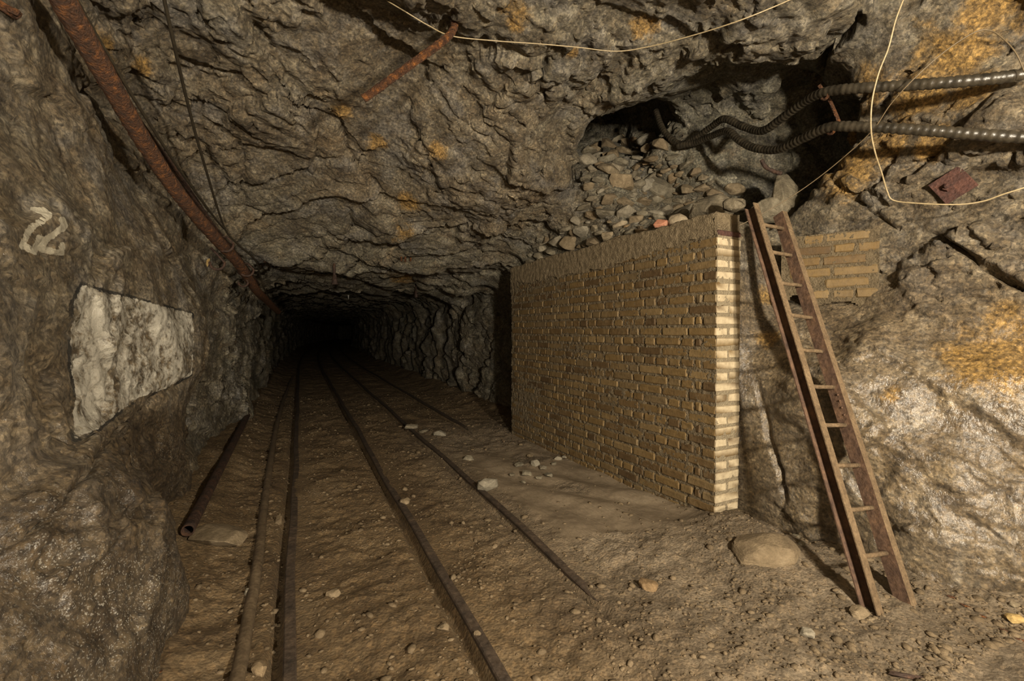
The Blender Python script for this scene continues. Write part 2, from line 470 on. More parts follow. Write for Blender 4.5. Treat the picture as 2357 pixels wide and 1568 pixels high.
def tube(name, pts, rad, mat, seg=12, parent=None, rough=0.0, cap=True, hollow=0.0, radf=None, seed=1):
    """a tube along pts; radf(i, s) scales the radius at ring i (s = metres along it)"""
    pts = [Vector(p) for p in pts]
    V, Fc = [], []
    rnd = random.Random(seed)
    t = (pts[1] - pts[0]).normalized()
    up = Vector((0, 0, 1)) if abs(t.z) < 0.9 else Vector((1, 0, 0))
    nrm = (up - t * up.dot(t)).normalized()
    s = 0.0
    for i, p in enumerate(pts):
        a = pts[max(i - 1, 0)]
        b = pts[min(i + 1, len(pts) - 1)]
        t = (b - a).normalized()
        nrm = (nrm - t * nrm.dot(t)).normalized()
        bi = t.cross(nrm)
        if i: s += (p - pts[i - 1]).length
        r = (rad[i] if isinstance(rad, (list, tuple)) else rad) * (radf(i, s) if radf else 1.0)
        for k in range(seg):
            an = 2 * math.pi * k / seg
            rr = r * (1 + rnd.uniform(-rough, rough))
            V.append(p + nrm * (math.cos(an) * rr) + bi * (math.sin(an) * rr))
    n = len(pts)
    for i in range(n - 1):
        for k in range(seg):
            k2 = (k + 1) % seg
            Fc.append((i * seg + k, i * seg + k2, (i + 1) * seg + k2, (i + 1) * seg + k))
    if hollow > 0:                                   # open end at the first point: a rim and an inner bore
        t = (pts[1] - pts[0]).normalized()
        base = len(V)
        for depth in (0.0, 0.18):
            for k in range(seg):
                c = pts[0]
                V.append(c + (V[k] - c) * hollow + t * depth)
        for k in range(seg):
            k2 = (k + 1) % seg
            Fc.append((k2, k, base + k, base + k2))
            Fc.append((base + k2, base + k, base + seg + k, base + seg + k2))
        Fc.append(tuple(base + seg + k for k in range(seg)))
    elif cap:
        Fc.append(tuple(reversed(range(seg))))
    if cap:
        Fc.append(tuple((n - 1) * seg + k for k in range(seg)))
    me = mesh_pd(name, V, Fc, mat, True)
    return obj(name, me, parent)
def box_mesh(name, sx, sy, sz, mat, bevel=0.0, segs=1, center=(0, 0, 0)):
    bm = bmesh.new()
    bmesh.ops.create_cube(bm, size=1.0)
    for v in bm.verts:
        v.co = Vector((v.co.x * sx + center[0], v.co.y * sy + center[1], v.co.z * sz + center[2]))
    if bevel:
        bmesh.ops.bevel(bm, geom=list(bm.edges), offset=bevel, segments=segs, affect='EDGES', profile=0.6)
    me = bpy.data.meshes.new(name)
    bm.to_mesh(me)
    bm.free()
    me.materials.append(M[mat])
    return me
def stone_mesh(name, sx, sy, sz, mat, seed, n=22, flat=0.0):
    """an angular broken stone: hull of jittered points, edges knocked off"""
    r = random.Random(seed)
    bm = bmesh.new()
    for i in range(n):
        v = Vector((r.gauss(0, 1), r.gauss(0, 1), r.gauss(0, 1))).normalized()
        m = max(abs(v.x), abs(v.y), abs(v.z))
        v = v * (0.55 + 0.45 / m * r.uniform(0.62, 0.95)) * r.uniform(0.86, 1.0)
        bm.verts.new((v.x * sx * 0.5, v.y * sy * 0.5, v.z * sz * 0.5))
    res = bmesh.ops.convex_hull(bm, input=list(bm.verts))
    junk = [e for e in res['geom_interior'] if isinstance(e, bmesh.types.BMVert)]
    if junk:
        bmesh.ops.delete(bm, geom=junk, context='VERTS')
    bmesh.ops.bevel(bm, geom=list(bm.edges), offset=min(sx, sy, sz) * 0.035, segments=1, affect='EDGES')
    me = bpy.data.meshes.new(name)
    bm.to_mesh(me)
    bm.free()
    me.materials.append(M[mat])
    return me

# ------------------------------------------------------------------ the mine: one void cut out of rock
def bend(y):
    return 0.0017 * np.maximum(y - 16, 0) ** 2
def ell(X, Y, Z, c, r):
    q = np.sqrt(((X - c[0]) / r[0]) ** 2 + ((Y - c[1]) / r[1]) ** 2 + ((Z - c[2]) / r[2]) ** 2)
    return (q - 1) * min(r)
def cap_sd(X, Y, Z, a, b, ra, rb):
    a, b = np.array(a, float), np.array(b, float)
    d = b - a
    t = np.clip(((X - a[0]) * d[0] + (Y - a[1]) * d[1] + (Z - a[2]) * d[2]) / d.dot(d), 0, 1)
    q = np.sqrt((X - a[0] - t * d[0]) ** 2 + (Y - a[1] - t * d[1]) ** 2 + (Z - a[2] - t * d[2]) ** 2)
    return q - (ra + (rb - ra) * t)
def rubble_z(x, y):
    return 2.02 + 0.10 * sm(x, 2.75, 3.0) + 0.72 * np.maximum(0, (x - 2.85) * 0.35 + (y - 3.05) * 0.72) + 0.25 * sm(y, 3.6, 4.4) * sm(x, 2.45, 2.8)
def void(X, Y, Z):
    b = bend(Y)
    xl = -0.80 + b - 0.26 * sm(Z, 1.5, 2.5) * (1 - sm(Y, 3.0, 6.0)) + 0.06 * sm(Y, 5, 8)
    zc = 2.16 + 1.05 * (1 - sm(Y, 3.0, 6.2)) + 0.05 * sm(Y, 8, 14)
    top = Z - zc
    left = xl - X
    flo = -0.45 - Z
    A = smax(smax(smax(left, X - (3.0 + b), 0.5), top, 0.55), 5.6 - Y, 0.15)
    A = smax(A, Y - 75.0, 0.2)
    B = smax(smax(smax(left, X - 2.74, 0.3), top, 0.6), Y - 5.75, 0.2)
    C = smax(smax(smax(left, X - (3.42 + 0.1 * sm(Z, 2.0, 2.8)), 0.4), top, 0.6), Y - (2.38 + 0.10 * sm(Z, 1.0, 2.2)), 0.18)
    f = smin(smin(A, B, 0.2), C, 0.15)
    f = np.maximum(f, flo)
    f = smax(f, -8.0 - Y, 0.3)
    # bulging rock at the foot of both sides
    f = smax(f, -ell(X, Y, Z, (-1.06, 2.20, 0.10), (0.55, 1.2, 0.84)), 0.06)
    f = smax(f, -ell(X, Y, Z, (3.85, 1.80, 0.25), (1.10, 1.15, 1.25)), 0.3)
    f = smax(f, -ell(X, Y, Z, (3.50, 2.25, 0.85), (0.60, 0.50, 0.66)), 0.15)
    # low boss of ceiling over the drift mouth
    f = smax(f, -ell(X, Y, Z, (1.5, 4.9, 3.15), (1.0, 1.3, 0.75)), 0.35)
    # the raise above the brick wall
    cav = ell(X, Y, Z, (3.25, 3.10, 2.76), (1.15, 1.20, 0.74))
    cav = smin(cav, cap_sd(X, Y, Z, (2.95, 3.6, 2.80), (3.60, 5.6, 4.1), 0.66, 0.60), 0.12)
    cav = smin(cav, ell(X, Y, Z, (3.9, 2.75, 2.75), (0.65, 0.55, 0.7)), 0.05)
    cav = smax(cav, -ell(X, Y, Z, (4.10, 3.85, 2.95), (0.62, 0.75, 0.75)), 0.05)
    cav = smax(cav, rubble_z(X, Y) - 0.05 - Z, 0.06)
    f = smin(f, cav, 0.06)
    return f

STEP = 0.055
gx = np.arange(-2.0, 9.6, STEP)
gz = np.arange(-0.6, 4.9, STEP)
gy = [-8.5]
while gy[-1] < 76.0:
    y = gy[-1]
    gy.append(y + (0.2 if y < -1.5 else 0.12 if y < 0.2 else STEP if y < 7.5 else min(0.8, STEP + (y - 7.5) * 0.016)))
gy = np.array(gy)
GX, GY, GZ = np.meshgrid(gx, gy, gz, indexing='ij')
FV = void(GX, GY, GZ).astype(np.float32)
del GX, GY, GZ

def surface_nets(Fv, ax):
    s = Fv < 0
    nx, ny, nz = Fv.shape
    c = [s[i:nx - 1 + i, j:ny - 1 + j, k:nz - 1 + k] for i in (0, 1) for j in (0, 1) for k in (0, 1)]
    cnt = sum(x.astype(np.int8) for x in c)
    act = (cnt > 0) & (cnt < 8)
    idx = np.full(act.shape, -1, np.int32)
    I, J, K = np.nonzero(act)
    idx[I, J, K] = np.arange(len(I))
    P = np.zeros((len(I), 3))
    N = np.zeros(len(I))
    corners = [(i, j, k) for i in (0, 1) for j in (0, 1) for k in (0, 1)]
    for a in range(8):
        for b in range(a + 1, 8):
            ca, cb = np.array(corners[a]), np.array(corners[b])
            if np.abs(ca - cb).sum() != 1:
                continue
            fa = Fv[I + ca[0], J + ca[1], K + ca[2]]
            fb = Fv[I + cb[0], J + cb[1], K + cb[2]]
            m = (fa < 0) != (fb < 0)
            t = np.where(m, fa / np.where(m, fa - fb, 1), 0)
            for d in range(3):
                P[:, d] += np.where(m, ca[d] + t * (cb[d] - ca[d]), 0)
            N += m
    P /= N[:, None]
    base = np.stack([I, J, K], 1)
    Q = np.zeros_like(P)
    for d in range(3):
        g = ax[d]
        i0 = base[:, d]
        Q[:, d] = g[i0] + P[:, d] * (g[i0 + 1] - g[i0])
    quads = []
    for d in range(3):
        e1, e2 = (d + 1) % 3, (d + 2) % 3
        sl0 = [slice(None)] * 3; sl1 = [slice(None)] * 3
        sl0[d] = slice(0, -1); sl1[d] = slice(1, None)
        a, b = s[tuple(sl0)], s[tuple(sl1)]
        diff = a != b
        ii = np.stack(np.nonzero(diff), 1)
        ok = (ii[:, e1] > 0) & (ii[:, e2] > 0) & (ii[:, e1] < Fv.shape[e1] - 1) & (ii[:, e2] < Fv.shape[e2] - 1)
        ii = ii[ok]
        flip = a[tuple(ii.T)]
        def cell(o1, o2):
            q = ii.copy()
            q[:, e1] -= o1
            q[:, e2] -= o2
            return idx[tuple(q.T)]
        q4 = np.stack([cell(1, 1), cell(0, 1), cell(0, 0), cell(1, 0)], 1)
        q4[flip] = q4[flip][:, ::-1]
        quads.append(q4)
    Fq = np.concatenate(quads)
    return Q, Fq

def normals(V, Fq):
    a, b, c, d = (V[Fq[:, i]] for i in range(4))
    n = np.cross(c - a, d - b)
    N = np.zeros_like(V)
    for i in range(4):
        for k in range(3):
            N[:, k] += np.bincount(Fq[:, i], n[:, k], len(V))
    return N / np.maximum(np.linalg.norm(N, axis=1, keepdims=True), 1e-12), n
def smooth(V, Fq, it=1, w=0.5):
    for _ in range(it):
        cen = V[Fq].mean(1)
        S = np.zeros_like(V)
        C = np.zeros(len(V))
        for i in range(4):
            C += np.bincount(Fq[:, i], minlength=len(V))
            for k in range(3):
                S[:, k] += np.bincount(Fq[:, i], cen[:, k], len(V))
        V = V * (1 - w) + w * S / np.maximum(C, 1)[:, None]
    return V
def subdivide(V, Fq):
    n = len(V)
    e = np.concatenate([Fq[:, [i, (i + 1) % 4]] for i in range(4)])
    e.sort(axis=1)
    key = e[:, 0].astype(np.int64) * n + e[:, 1]
    uk, inv = np.unique(key, return_inverse=True)
    ea, eb = uk // n, uk % n
    mid = (V[ea] + V[eb]) / 2
    cen = V[Fq].mean(1)
    nf = len(Fq)
    em = n + inv.reshape(4, nf)
    fc = n + len(uk) + np.arange(nf)
    F2 = np.concatenate([np.stack([Fq[:, i], em[i], fc, em[(i + 3) % 4]], 1) for i in range(4)])
    return np.concatenate([V, mid, cen]), F2

RV, RF = surface_nets(FV, (gx, gy, gz))
del FV
RV = smooth(RV, RF, 2, 0.5)
cen = RV[RF].mean(1)
keep = cen[:, 2] > -0.22
RF = RF[keep]
# each face belongs to one side of the mine, told from the undisplaced shell
Nv, Nf = normals(RV, RF)
Nf = Nf / np.linalg.norm(Nf, axis=1, keepdims=True)
cen = RV[RF].mean(1)
side = np.where(cen[:, 0] - bend(cen[:, 1]) < 1.1, 0, 1)                # 0 wall_left, 1 wall_right, 2 ceiling, 3 wall_back
incav = ((cen[:, 0] > 2.85) & (cen[:, 1] > 2.2) & (cen[:, 1] < 6.3))
side = np.where((Nf[:, 2] < -0.5) & ~incav, 2, side)
side = np.where((cen[:, 1] > 74.3) | (cen[:, 1] < -7.5), 3, side)
def compact(V, Fq):
    u, inv = np.unique(Fq, return_inverse=True)
    return V[u], inv.reshape(Fq.shape)

def displace(V, Fq, level):
    N, _ = normals(V, Fq)
    x, y, z = V[:, 0], V[:, 1], V[:, 2]
    # where brick walls and other built things touch the rock it stays close to its shell
    quiet = 1 - 0.85 * (sm(x, 2.25, 2.45) * (1 - sm(x, 3.05, 3.25)) * sm(y, 1.95, 2.2) * (1 - sm(y, 5.4, 5.7)) * (1 - sm(z, 2.15, 2.5)))
    quiet = quiet * (1 - 0.7 * sm(x, 2.95, 3.1) * sm(y, 1.5, 1.75) * (1 - sm(y, 2.5, 2.7)) * sm(z, 1.25, 1.45) * (1 - sm(z, 2.0, 2.2)))
    ceilw = sm(-N[:, 2], 0.2, 0.7)
    lowright = sm(x, 2.5, 2.8) * (1 - sm(z, 1.25, 1.6)) * (1 - sm(y, 2.6, 3.0))
    leftw = (1 - sm(x, -0.5, 0.0)) * (1 - ceilw)
    drift = sm(y, 4.6, 5.8)
    calm = np.clip(1 - 0.6 * lowright - 0.45 * leftw * (1 - drift), 0.2, 1)
    if level == 0:
        d = 0.13 * perlin(V, 0.9, 3) + 0.08 * perlin(V, 2.0, 5)
        # scalloped slabs stepping along the drift
        warp = 0.5 * perlin(V, 0.8, 11) + 0.25 * perlin(V, 2.1, 12)
        s = y * 0.8 + 0.35 * z * np.sign(x - 1.1) + warp
        fr = s - np.floor(s)
        d += sm(y, 6.0, 7.0) * (0.16 * fr - 0.06) * (0.35 + 0.65 * sm(x, 1.5, 2.6))
        return d * quiet * np.where(y > 0, 1, 0.6), N
    Rm = np.array(Euler((0.55, 0.35, 0.5)).to_matrix())
    brk = sm(perlin(V, 0.9, 29) + 0.35 * perlin(V, 2.3, 28), -0.15, 0.30)          # 0 = broad smooth faces, 1 = broken
    if level == 1:
        Wp = V + 0.12 * np.stack([perlin(V, 1.7, 21), perlin(V, 1.7, 22), perlin(V, 1.7, 23)], 1)
        Q = Wp @ Rm
        mouth = ceilw * sm(y, 4.0, 5.2)
        d = calm * (0.14 * facets(Q, (1.05, 0.9, 0.48), 30) * (1 - 0.5 * mouth) + 0.075 * brk * (1 - 0.6 * mouth) * facets(Q, (0.42, 0.38, 0.20), 31)) + 0.03 * perlin(V, 4.0, 33)
        # thin bedding: low steps along one set of planes, strongest in the ceiling
        st = (Q[:, 2] + 0.08 * perlin(V, 2.6, 35)) / 0.16
        fr = st - np.floor(st)
        d += (0.035 * (fr - 0.5)) * (0.25 + 0.75 * ceilw) * calm * brk
        # slate ledges across the drift ceiling
        st = (y * 0.95 + 0.4 * x + 0.45 * perlin(V * np.array([0.45, 1, 1]), 0.9, 41) + 0.10 * perlin(V * np.array([0.5, 1, 1]), 3.0, 42)) / 0.50
        fr = st - np.floor(st)
        d += 0.11 * (fr - 0.5) * mouth
        st2 = st * 3.1 + 0.8 * perlin(V, 1.5, 43)
        d += 0.03 * (st2 - np.floor(st2) - 0.5) * mouth
        return d * quiet * np.where(y > 0, 1, 0.3), N
    Wp = V + 0.05 * np.stack([perlin(V, 5, 51), perlin(V, 5, 52), perlin(V, 5, 53)], 1)
    Q = Wp @ Rm
    d = calm * (0.012 + 0.034 * brk) * facets(Q, (0.20, 0.17, 0.075), 61) + 0.010 * perlin(V, 11, 63) + 0.006 * perlin(V, 27, 64)
    # open cracks
    cr = np.abs(perlin(Wp, 1.35, 71)) + 0.25 * np.abs(perlin(V, 6.0, 72))
    d -= 0.05 * (1 - sm(cr, 0.0, 0.035)) * sm(perlin(V, 0.8, 73), 0.0, 0.25) * (0.35 + 0.65 * calm)
    d += ledges(V)
    return d * (0.25 + 0.75 * quiet), N

# the large ledges and open joints of this place, traced where they run on the rock:
# (line, depth of the open joint, rise of the rock on its left side, reach of that rise in pixels)
LEDGES = [
    ([(560, 130), (600, 190), (650, 230), (720, 262), (780, 295), (816, 379), (847, 411), (892, 464), (935, 478)], 0.05, -0.05, 60),
    ([(785, 470), (800, 500), (815, 528), (870, 545)], 0.06, -0.05, 40),
    ([(700, 553), (767, 567), (847, 598), (905, 618), (960, 628)], 0.05, 0.06, 40),
    ([(600, 600), (648, 622), (710, 625), (762, 618), (830, 639), (882, 660), (937, 674), (985, 674), (1020, 691), (1040, 708), (1047, 767), (1044, 835), (1054, 904)], 0.10, 0.14, 45),
    ([(730, 563), (796, 577), (848, 594), (899, 612), (937, 618)], 0.05, 0.06, 30),
    ([(1985, 9), (1976, 58), (1918, 107), (1891, 147), (1886, 185)], 0.16, 0.0, 30),
    ([(1915, 405), (1945, 440), (1989, 469), (2052, 518), (2092, 536)], 0.06, 0.05, 60),
    ([(2145, 536), (2217, 576), (2315, 643), (2400, 690)], 0.09, 0.05, 70),
    ([(2060, 330), (2035, 420), (1985, 470)], 0.05, 0.03, 40),
    ([(1990, 190), (1960, 240), (1945, 300)], 0.05, -0.04, 40),
    ([(2140, 120), (2080, 180), (2040, 240), (2030, 280)], 0.05, 0.04, 50),
    ([(2310, 190), (2240, 260), (2180, 330), (2120, 390), (2050, 450)], 0.04, 0.04, 60),
    ([(560, 320), (565, 400), (560, 470), (600, 485), (680, 478)], 0.03, 0.03, 40),
    ([(-40, 1275), (60, 1215), (130, 1170), (195, 1095), (240, 1010), (330, 925), (440, 855)], 0.04, 0.05, 50),
    ([(290, 70), (330, 68), (375, 55)], 0.03, -0.04, 40),
    ([(180, 215), (215, 210), (250, 260), (330, 350)], 0.03, -0.03, 40),
    ([(1280, 95), (1250, 160), (1190, 190), (1130, 240), (1040, 300)], 0.02, 0.06, 90),
    ([(940, 210), (955, 290), (990, 380), (1030, 470)], 0.02, 0.04, 70),
    ([(1735, 850), (1760, 960), (1790, 1060), (1810, 1180)], 0.07, 0.0, 30),
    ([(1010, 690), (1030, 780), (1000, 860)], 0.06, 0.06, 30),
    ([(960, 700), (975, 760), (960, 830), (950, 870)], 0.08, 0.08, 25),
    ([(880, 700), (905, 760), (915, 820)], 0.10, 0.08, 20),
]
def ledges(V):
    u, v, z = project(V)
    out = np.zeros(len(V))
    ok = (z > 0.5) & (V[:, 1] > 0.4)
    cav = (V[:, 0] > 2.75) & (V[:, 1] > 2.45) & (V[:, 1] < 6)
    ok &= ~cav
    wob = 14 * perlin(V, 3.5, 74) + 8 * perlin(V, 9.0, 75)
    for line, depth, rise, reach in LEDGES:
        L = np.array(line, float)
        sel = ok & (u > L[:, 0].min() - 220) & (u < L[:, 0].max() + 220) & (v > L[:, 1].min() - 220) & (v < L[:, 1].max() + 220)
        idx = np.nonzero(sel)[0]
        if not len(idx):
            continue
        px, py = u[idx] + wob[idx], v[idx] + wob[idx] * 0.6
        best = np.full(len(idx), 1e9); sg = np.ones(len(idx)); end = np.zeros(len(idx))
        n = len(L) - 1
        for i in range(n):
            a, c = L[i], L[i + 1]
            e = c - a
            t0 = ((px - a[0]) * e[0] + (py - a[1]) * e[1]) / (e @ e)
            t = np.clip(t0, 0, 1)
            dx, dy = px - a[0] - t * e[0], py - a[1] - t * e[1]
            d = np.hypot(dx, dy)
            m = d < best
            best = np.where(m, d, best)
            sg = np.where(m, np.sign(e[0] * dy - e[1] * dx), sg)
            fade = np.minimum(1, 4 * np.minimum((i + t) / n, 1 - (i + t) / n) + 0.05)
            end = np.where(m, fade, end)
        w = np.maximum(7.0, 0.018 * F / z[idx])
        out[idx] -= depth * end * np.exp(-(best / w) ** 2)
        out[idx] += rise * end * np.where(sg < 0, np.exp(-best / reach), 0)
    return out

d, N = displace(RV, RF, 0)
RV = RV + N * d[:, None]
RV, RF = subdivide(RV, RF)
side = np.tile(side, 4)
RV = smooth(RV, RF, 1, 0.5)
d, N = displace(RV, RF, 1)
RV = RV + N * d[:, None]
# the part in front of the lens and near it gets the finest mesh
cen = RV[RF].mean(1)
pu, pv, pz = project(cen)
fine = (pz > 0.3) & (pu > -500) & (pu < W + 500) & (pv > -500) & (pv < H + 400) & (cen[:, 1] < 9.5)
fine |= False
V1, F1 = compact(RV, RF[~fine])
S1 = side[~fine]
V2, F2 = compact(RV, RF[fine])
V2, F2 = subdivide(V2, F2)
S2 = np.tile(side[fine], 4)
# keep the outer rim of the fine part where the coarse part ends
ek = np.concatenate([F2[:, [i, (i + 1) % 4]] for i in range(4)]); ek.sort(axis=1)
uk, cntk = np.unique(ek[:, 0].astype(np.int64) * len(V2) + ek[:, 1], return_counts=True)
rim = np.zeros(len(V2)); bk = uk[cntk == 1]; rim[bk // len(V2)] = 1; rim[bk % len(V2)] = 1
Vs = smooth(V2, F2, 1, 0.4)
V2 = np.where(rim[:, None] > 0, V2, Vs)
d, N = displace(V2, F2, 2)
V2 = V2 + N * (d * (1 - rim))[:, None]

# ---- where the stains, wet films and painted marks lie
def poly_sd(px, py, poly):
    d = np.full(len(px), 1e9)
    ins = np.zeros(len(px), bool)
    n = len(poly)
    for i in range(n):
        ax_, ay_ = poly[i]
        bx_, by_ = poly[(i + 1) % n]
        ex, ey = bx_ - ax_, by_ - ay_
        t = np.clip(((px - ax_) * ex + (py - ay_) * ey) / (ex * ex + ey * ey), 0, 1)
        d = np.minimum(d, np.hypot(px - ax_ - t * ex, py - ay_ - t * ey))
        c = (ay_ > py) != (by_ > py)
        ins ^= c & (px < (bx_ - ax_) * (py - ay_) / (by_ - ay_ + 1e-12) + ax_)
    return np.where(ins, -d, d)
def line_sd(px, py, lines, r):
    d = np.full(len(px), 1e9)
    for ln in lines:
        for (ax_, ay_), (bx_, by_) in zip(ln, ln[1:]):
            ex, ey = bx_ - ax_, by_ - ay_
            t = np.clip(((px - ax_) * ex + (py - ay_) * ey) / (ex * ex + ey * ey), 0, 1)
            d = np.minimum(d, np.hypot(px - ax_ - t * ex, py - ay_ - t * ey))
    return d - r
PATCH = [(190, 656), (255, 676), (310, 688), (365, 703), (442, 722), (446, 770), (441, 862), (385, 892), (318, 916),
         (272, 950), (228, 985), (172, 1010), (168, 960), (176, 905), (165, 850), (162, 790), (168, 700)]
NUMBER = [[(75, 483), (97, 484), (112, 496), (100, 506), (70, 525), (56, 552), (52, 566), (66, 572), (80, 578), (92, 546)],
          [(142, 505), (150, 520), (128, 535), (105, 552), (97, 573), (118, 580), (142, 582), (144, 566)]]
BV = None
def build_bvh():
    global BV
    V = np.concatenate([V1, V2])
    Fq = np.concatenate([F1, F2 + len(V1)])
    BV = BVHTree.FromPolygons(V.tolist(), Fq.tolist())
build_bvh()
print('rock faces', len(F1), len(F2))
def hit(u, v, back=0.0):
    """the rock surface seen at pixel (u, v); back pulls the point towards the lens"""
    d = Vector(ray(u, v))
    L = d.length
    loc, nrm, i, dist = BV.ray_cast(Vector(CAMP), d / L)
    if loc is None:
        return at(u, v, 3.0), Vector((0, 0, 1))
    return loc - d / L * back, nrm
def depth_of(p):
    return -((np.array(p) - CAMP) @ ROT)[2]

OCHRE = [(1950, 395, 0.22), (1965, 330, 0.15), (2050, 330, 0.16), (2000, 200, 0.16), (2120, 215, 0.2), (2210, 120, 0.22), (2290, 30, 0.2), (2240, 210, 0.16), (2140, 330, 0.12),
         (2280, 830, 0.22), (2340, 800, 0.22), (1195, 20, 0.10), (1185, 55, 0.07), (940, 465, 0.16), (870, 330, 0.10), (790, 260, 0.09), (1010, 350, 0.10), (930, 540, 0.13),
         (230, 110, 0.10), (330, 160, 0.08), (930, 640, 0.25), (1760, 680, 0.10), (1770, 780, 0.08), (2050, 910, 0.05), (1320, 120, 0.07), (1480, 60, 0.1)]
OCHRE3 = [(np.array(hit(u, v)[0]), r) for u, v, r in OCHRE]
def rock_attrs(me, V):
    x, y, z = V[:, 0], V[:, 1], V[:, 2]
    o = np.zeros(len(V))
    for p, r in OCHRE3:
        o = np.maximum(o, np.exp(-((V - p) ** 2).sum(1) / (r * r)))
    set_attr(me, 'ochre', o)
    g = np.clip(0.15 + 0.75 * sm(x, 2.5, 3.0) * sm(y, 2.2, 2.5) * sm(z, 1.9, 2.2) + 0.55 * sm(y, 4.2, 6.0) + 0.3 * sm(z, 2.5, 3.1) * sm(x, 0.2, 1.5), 0, 1)
    set_attr(me, 'grey', g)
    wh = np.clip(0.25 + 0.6 * (1 - sm(x, -0.6, -0.2)) * sm(y, 3.2, 4.5) * (1 - sm(z, 1.0, 1.6)) + 0.35 * sm(z, 2.7, 3.1), 0, 1)
    set_attr(me, 'white', wh)
    w = np.clip(sm(x, 2.5, 2.8) * (1 - sm(z, 1.0, 1.5)) * (1 - sm(y, 2.6, 3)) + 0.45 * (1 - sm(x, -0.6, -0.2)) * (1 - sm(z, 1.6, 2.4)), 0, 1)
    set_attr(me, 'wet', w)
    set_attr(me, 'tan', np.clip(sm(x, 2.4, 2.8) * (1 - sm(z, 1.3, 1.9)) * (1 - sm(y, 2.6, 3.0)) + 0.7 * (1 - sm(x, -0.5, -0.2)) * (1 - sm(z, 0.9, 1.5)) * (1 - sm(y, 3.6, 5.0)), 0, 1))
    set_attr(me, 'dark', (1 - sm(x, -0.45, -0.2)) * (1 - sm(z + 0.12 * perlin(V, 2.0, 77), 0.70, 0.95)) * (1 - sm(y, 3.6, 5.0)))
    pu, pv, pz = project(V)
    near = (x < -0.1) & (y > 1.2) & (y < 7) & (pz > 0.3)
    psd = np.where(near, np.clip(poly_sd(pu, pv, PATCH) * pz / F, -0.3, 0.3), 0.3)
    set_attr(me, 'patch_sd', psd)
    top = (pv < 735) | ((pv > 850) & ((pu - 165) * 0.55 + pv > 1005)) | ((pu < 190) & (pv > 780))
    set_attr(me, 'border', top.astype(float))
    nsd = np.where(near, np.clip(line_sd(pu, pv, NUMBER, 7.5) * pz / F, -0.3, 0.3), 0.3)
    set_attr(me, 'num_sd', nsd)

NAMES = ['wall_left', 'wall_right', 'ceiling', 'wall_back']
LABELS = ['rough grey-brown rock wall on the left with a white painted patch and the number 22',
          'rough rock wall on the right with ochre stains behind the ladder and above the brick wall',
          'rough layered rock ceiling of the mine chamber and drift', 'dark rock face closing the far end of the drift']
def vnorm(V, Fq):
    return normals(V, Fq)[0]
N1, N2 = vnorm(V1, F1), vnorm(V2, F2)
for si, (nm, lb) in enumerate(zip(NAMES, LABELS)):
    a, b = F1[S1 == si], F2[S2 == si]
    Vc = np.concatenate([V1, V2]); Nc = np.concatenate([N1, N2])
    Fc = np.concatenate([a, b + len(V1)])
    if not len(Fc):
        continue
    u, inv = np.unique(Fc, return_inverse=True)
    Vp = Vc[u]
    me = mesh_np(nm, Vp, inv.reshape(Fc.shape), 'rock')
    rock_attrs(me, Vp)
    me.normals_split_custom_set_from_vertices(Nc[u].tolist())
    tag(obj(nm, me), lb, 'ceiling' if nm == 'ceiling' else 'wall', kind='structure')

# ------------------------------------------------------------------ floor
RAILS = [(-0.05, 0.5, 70), (0.67, 0.5, 70), (1.31, 1.62, 70), (1.985, 5.05, 70)]
def floor_h(x, y, fine=True):
    P = np.stack([x, y, np.zeros_like(x)], 1)
    xb = x - bend(y)
    mud = sm(xb, 1.36, 1.55) * (1 - sm(xb, 2.45, 2.6)) * sm(y, 2.0, 2.5) * (1 - sm(y, 4.3, 5.0))
    mud = mud * sm(perlin(P, 1.6, 83) + 0.35, 0.0, 0.25)
    rough = 1 - 0.8 * mud
    h = 0.030 * perlin(P, 1.3, 81) * rough + 0.022 * perlin(P, 3.1, 82) * rough
    h += (0.014 * perlin(P, 8, 84) + 0.008 * perlin(P, 17, 85)) * rough
    if fine:
        h += (0.006 * perlin(P, 36, 86) + 0.010 * facets(P, (0.07, 0.07, 0.07), 87)) * rough
    h += mud * 0.010 * np.sin(18 * (x * 0.8 + y * 0.35) + 3 * perlin(P, 1.2, 88))
    # debris banked against the walls
    h += 0.16 * sm(-xb, 0.25, 0.8) + 0.10 * sm(xb, 2.5, 3.0) * sm(y, 5.4, 6.5)
    h += 0.10 * np.exp(-((x - 2.55) ** 2 + (y - 2.0) ** 2) / 0.16) + 0.06 * sm(x, 2.6, 3.2) * (1 - sm(y, 1.7, 2.0))
    h -= 0.12 * np.exp(-((x - 2.82) ** 2 / 0.02 + (y - 2.0) ** 2 / 0.06))
    # dirt worn down beside the rails
    for i, (rx, y0, y1) in enumerate(RAILS):
        on = sm(y, y0 - 0.2, y0 + 0.6)
        dx = xb - rx
        wob = 0.02 * perlin(P, 2.3, 90 + i)
        h += on * (-0.055 * np.exp(-((dx + 0.052 + wob * 0.3) / 0.030) ** 2))
        lvl = (0.012 if i == 0 else 0.016)
        k = np.exp(-(dx / 0.13) ** 4) * on
        h = h * (1 - 0.75 * k) + k * (0.0 if i < 2 else -0.003)
        h += on * (-0.050 * np.exp(-((dx + 0.050) / 0.024) ** 2)) * (1.0 if i < 2 else 0.5)
    return h, mud
fx = np.arange(-1.35, 4.6, 0.0135)
fy = [-8.0]
while fy[-1] < 75.5:
    y = fy[-1]
    fy.append(y + (0.15 if y < 0.6 else max(0.013, 0.0048 * y)))
fy = np.array(fy)
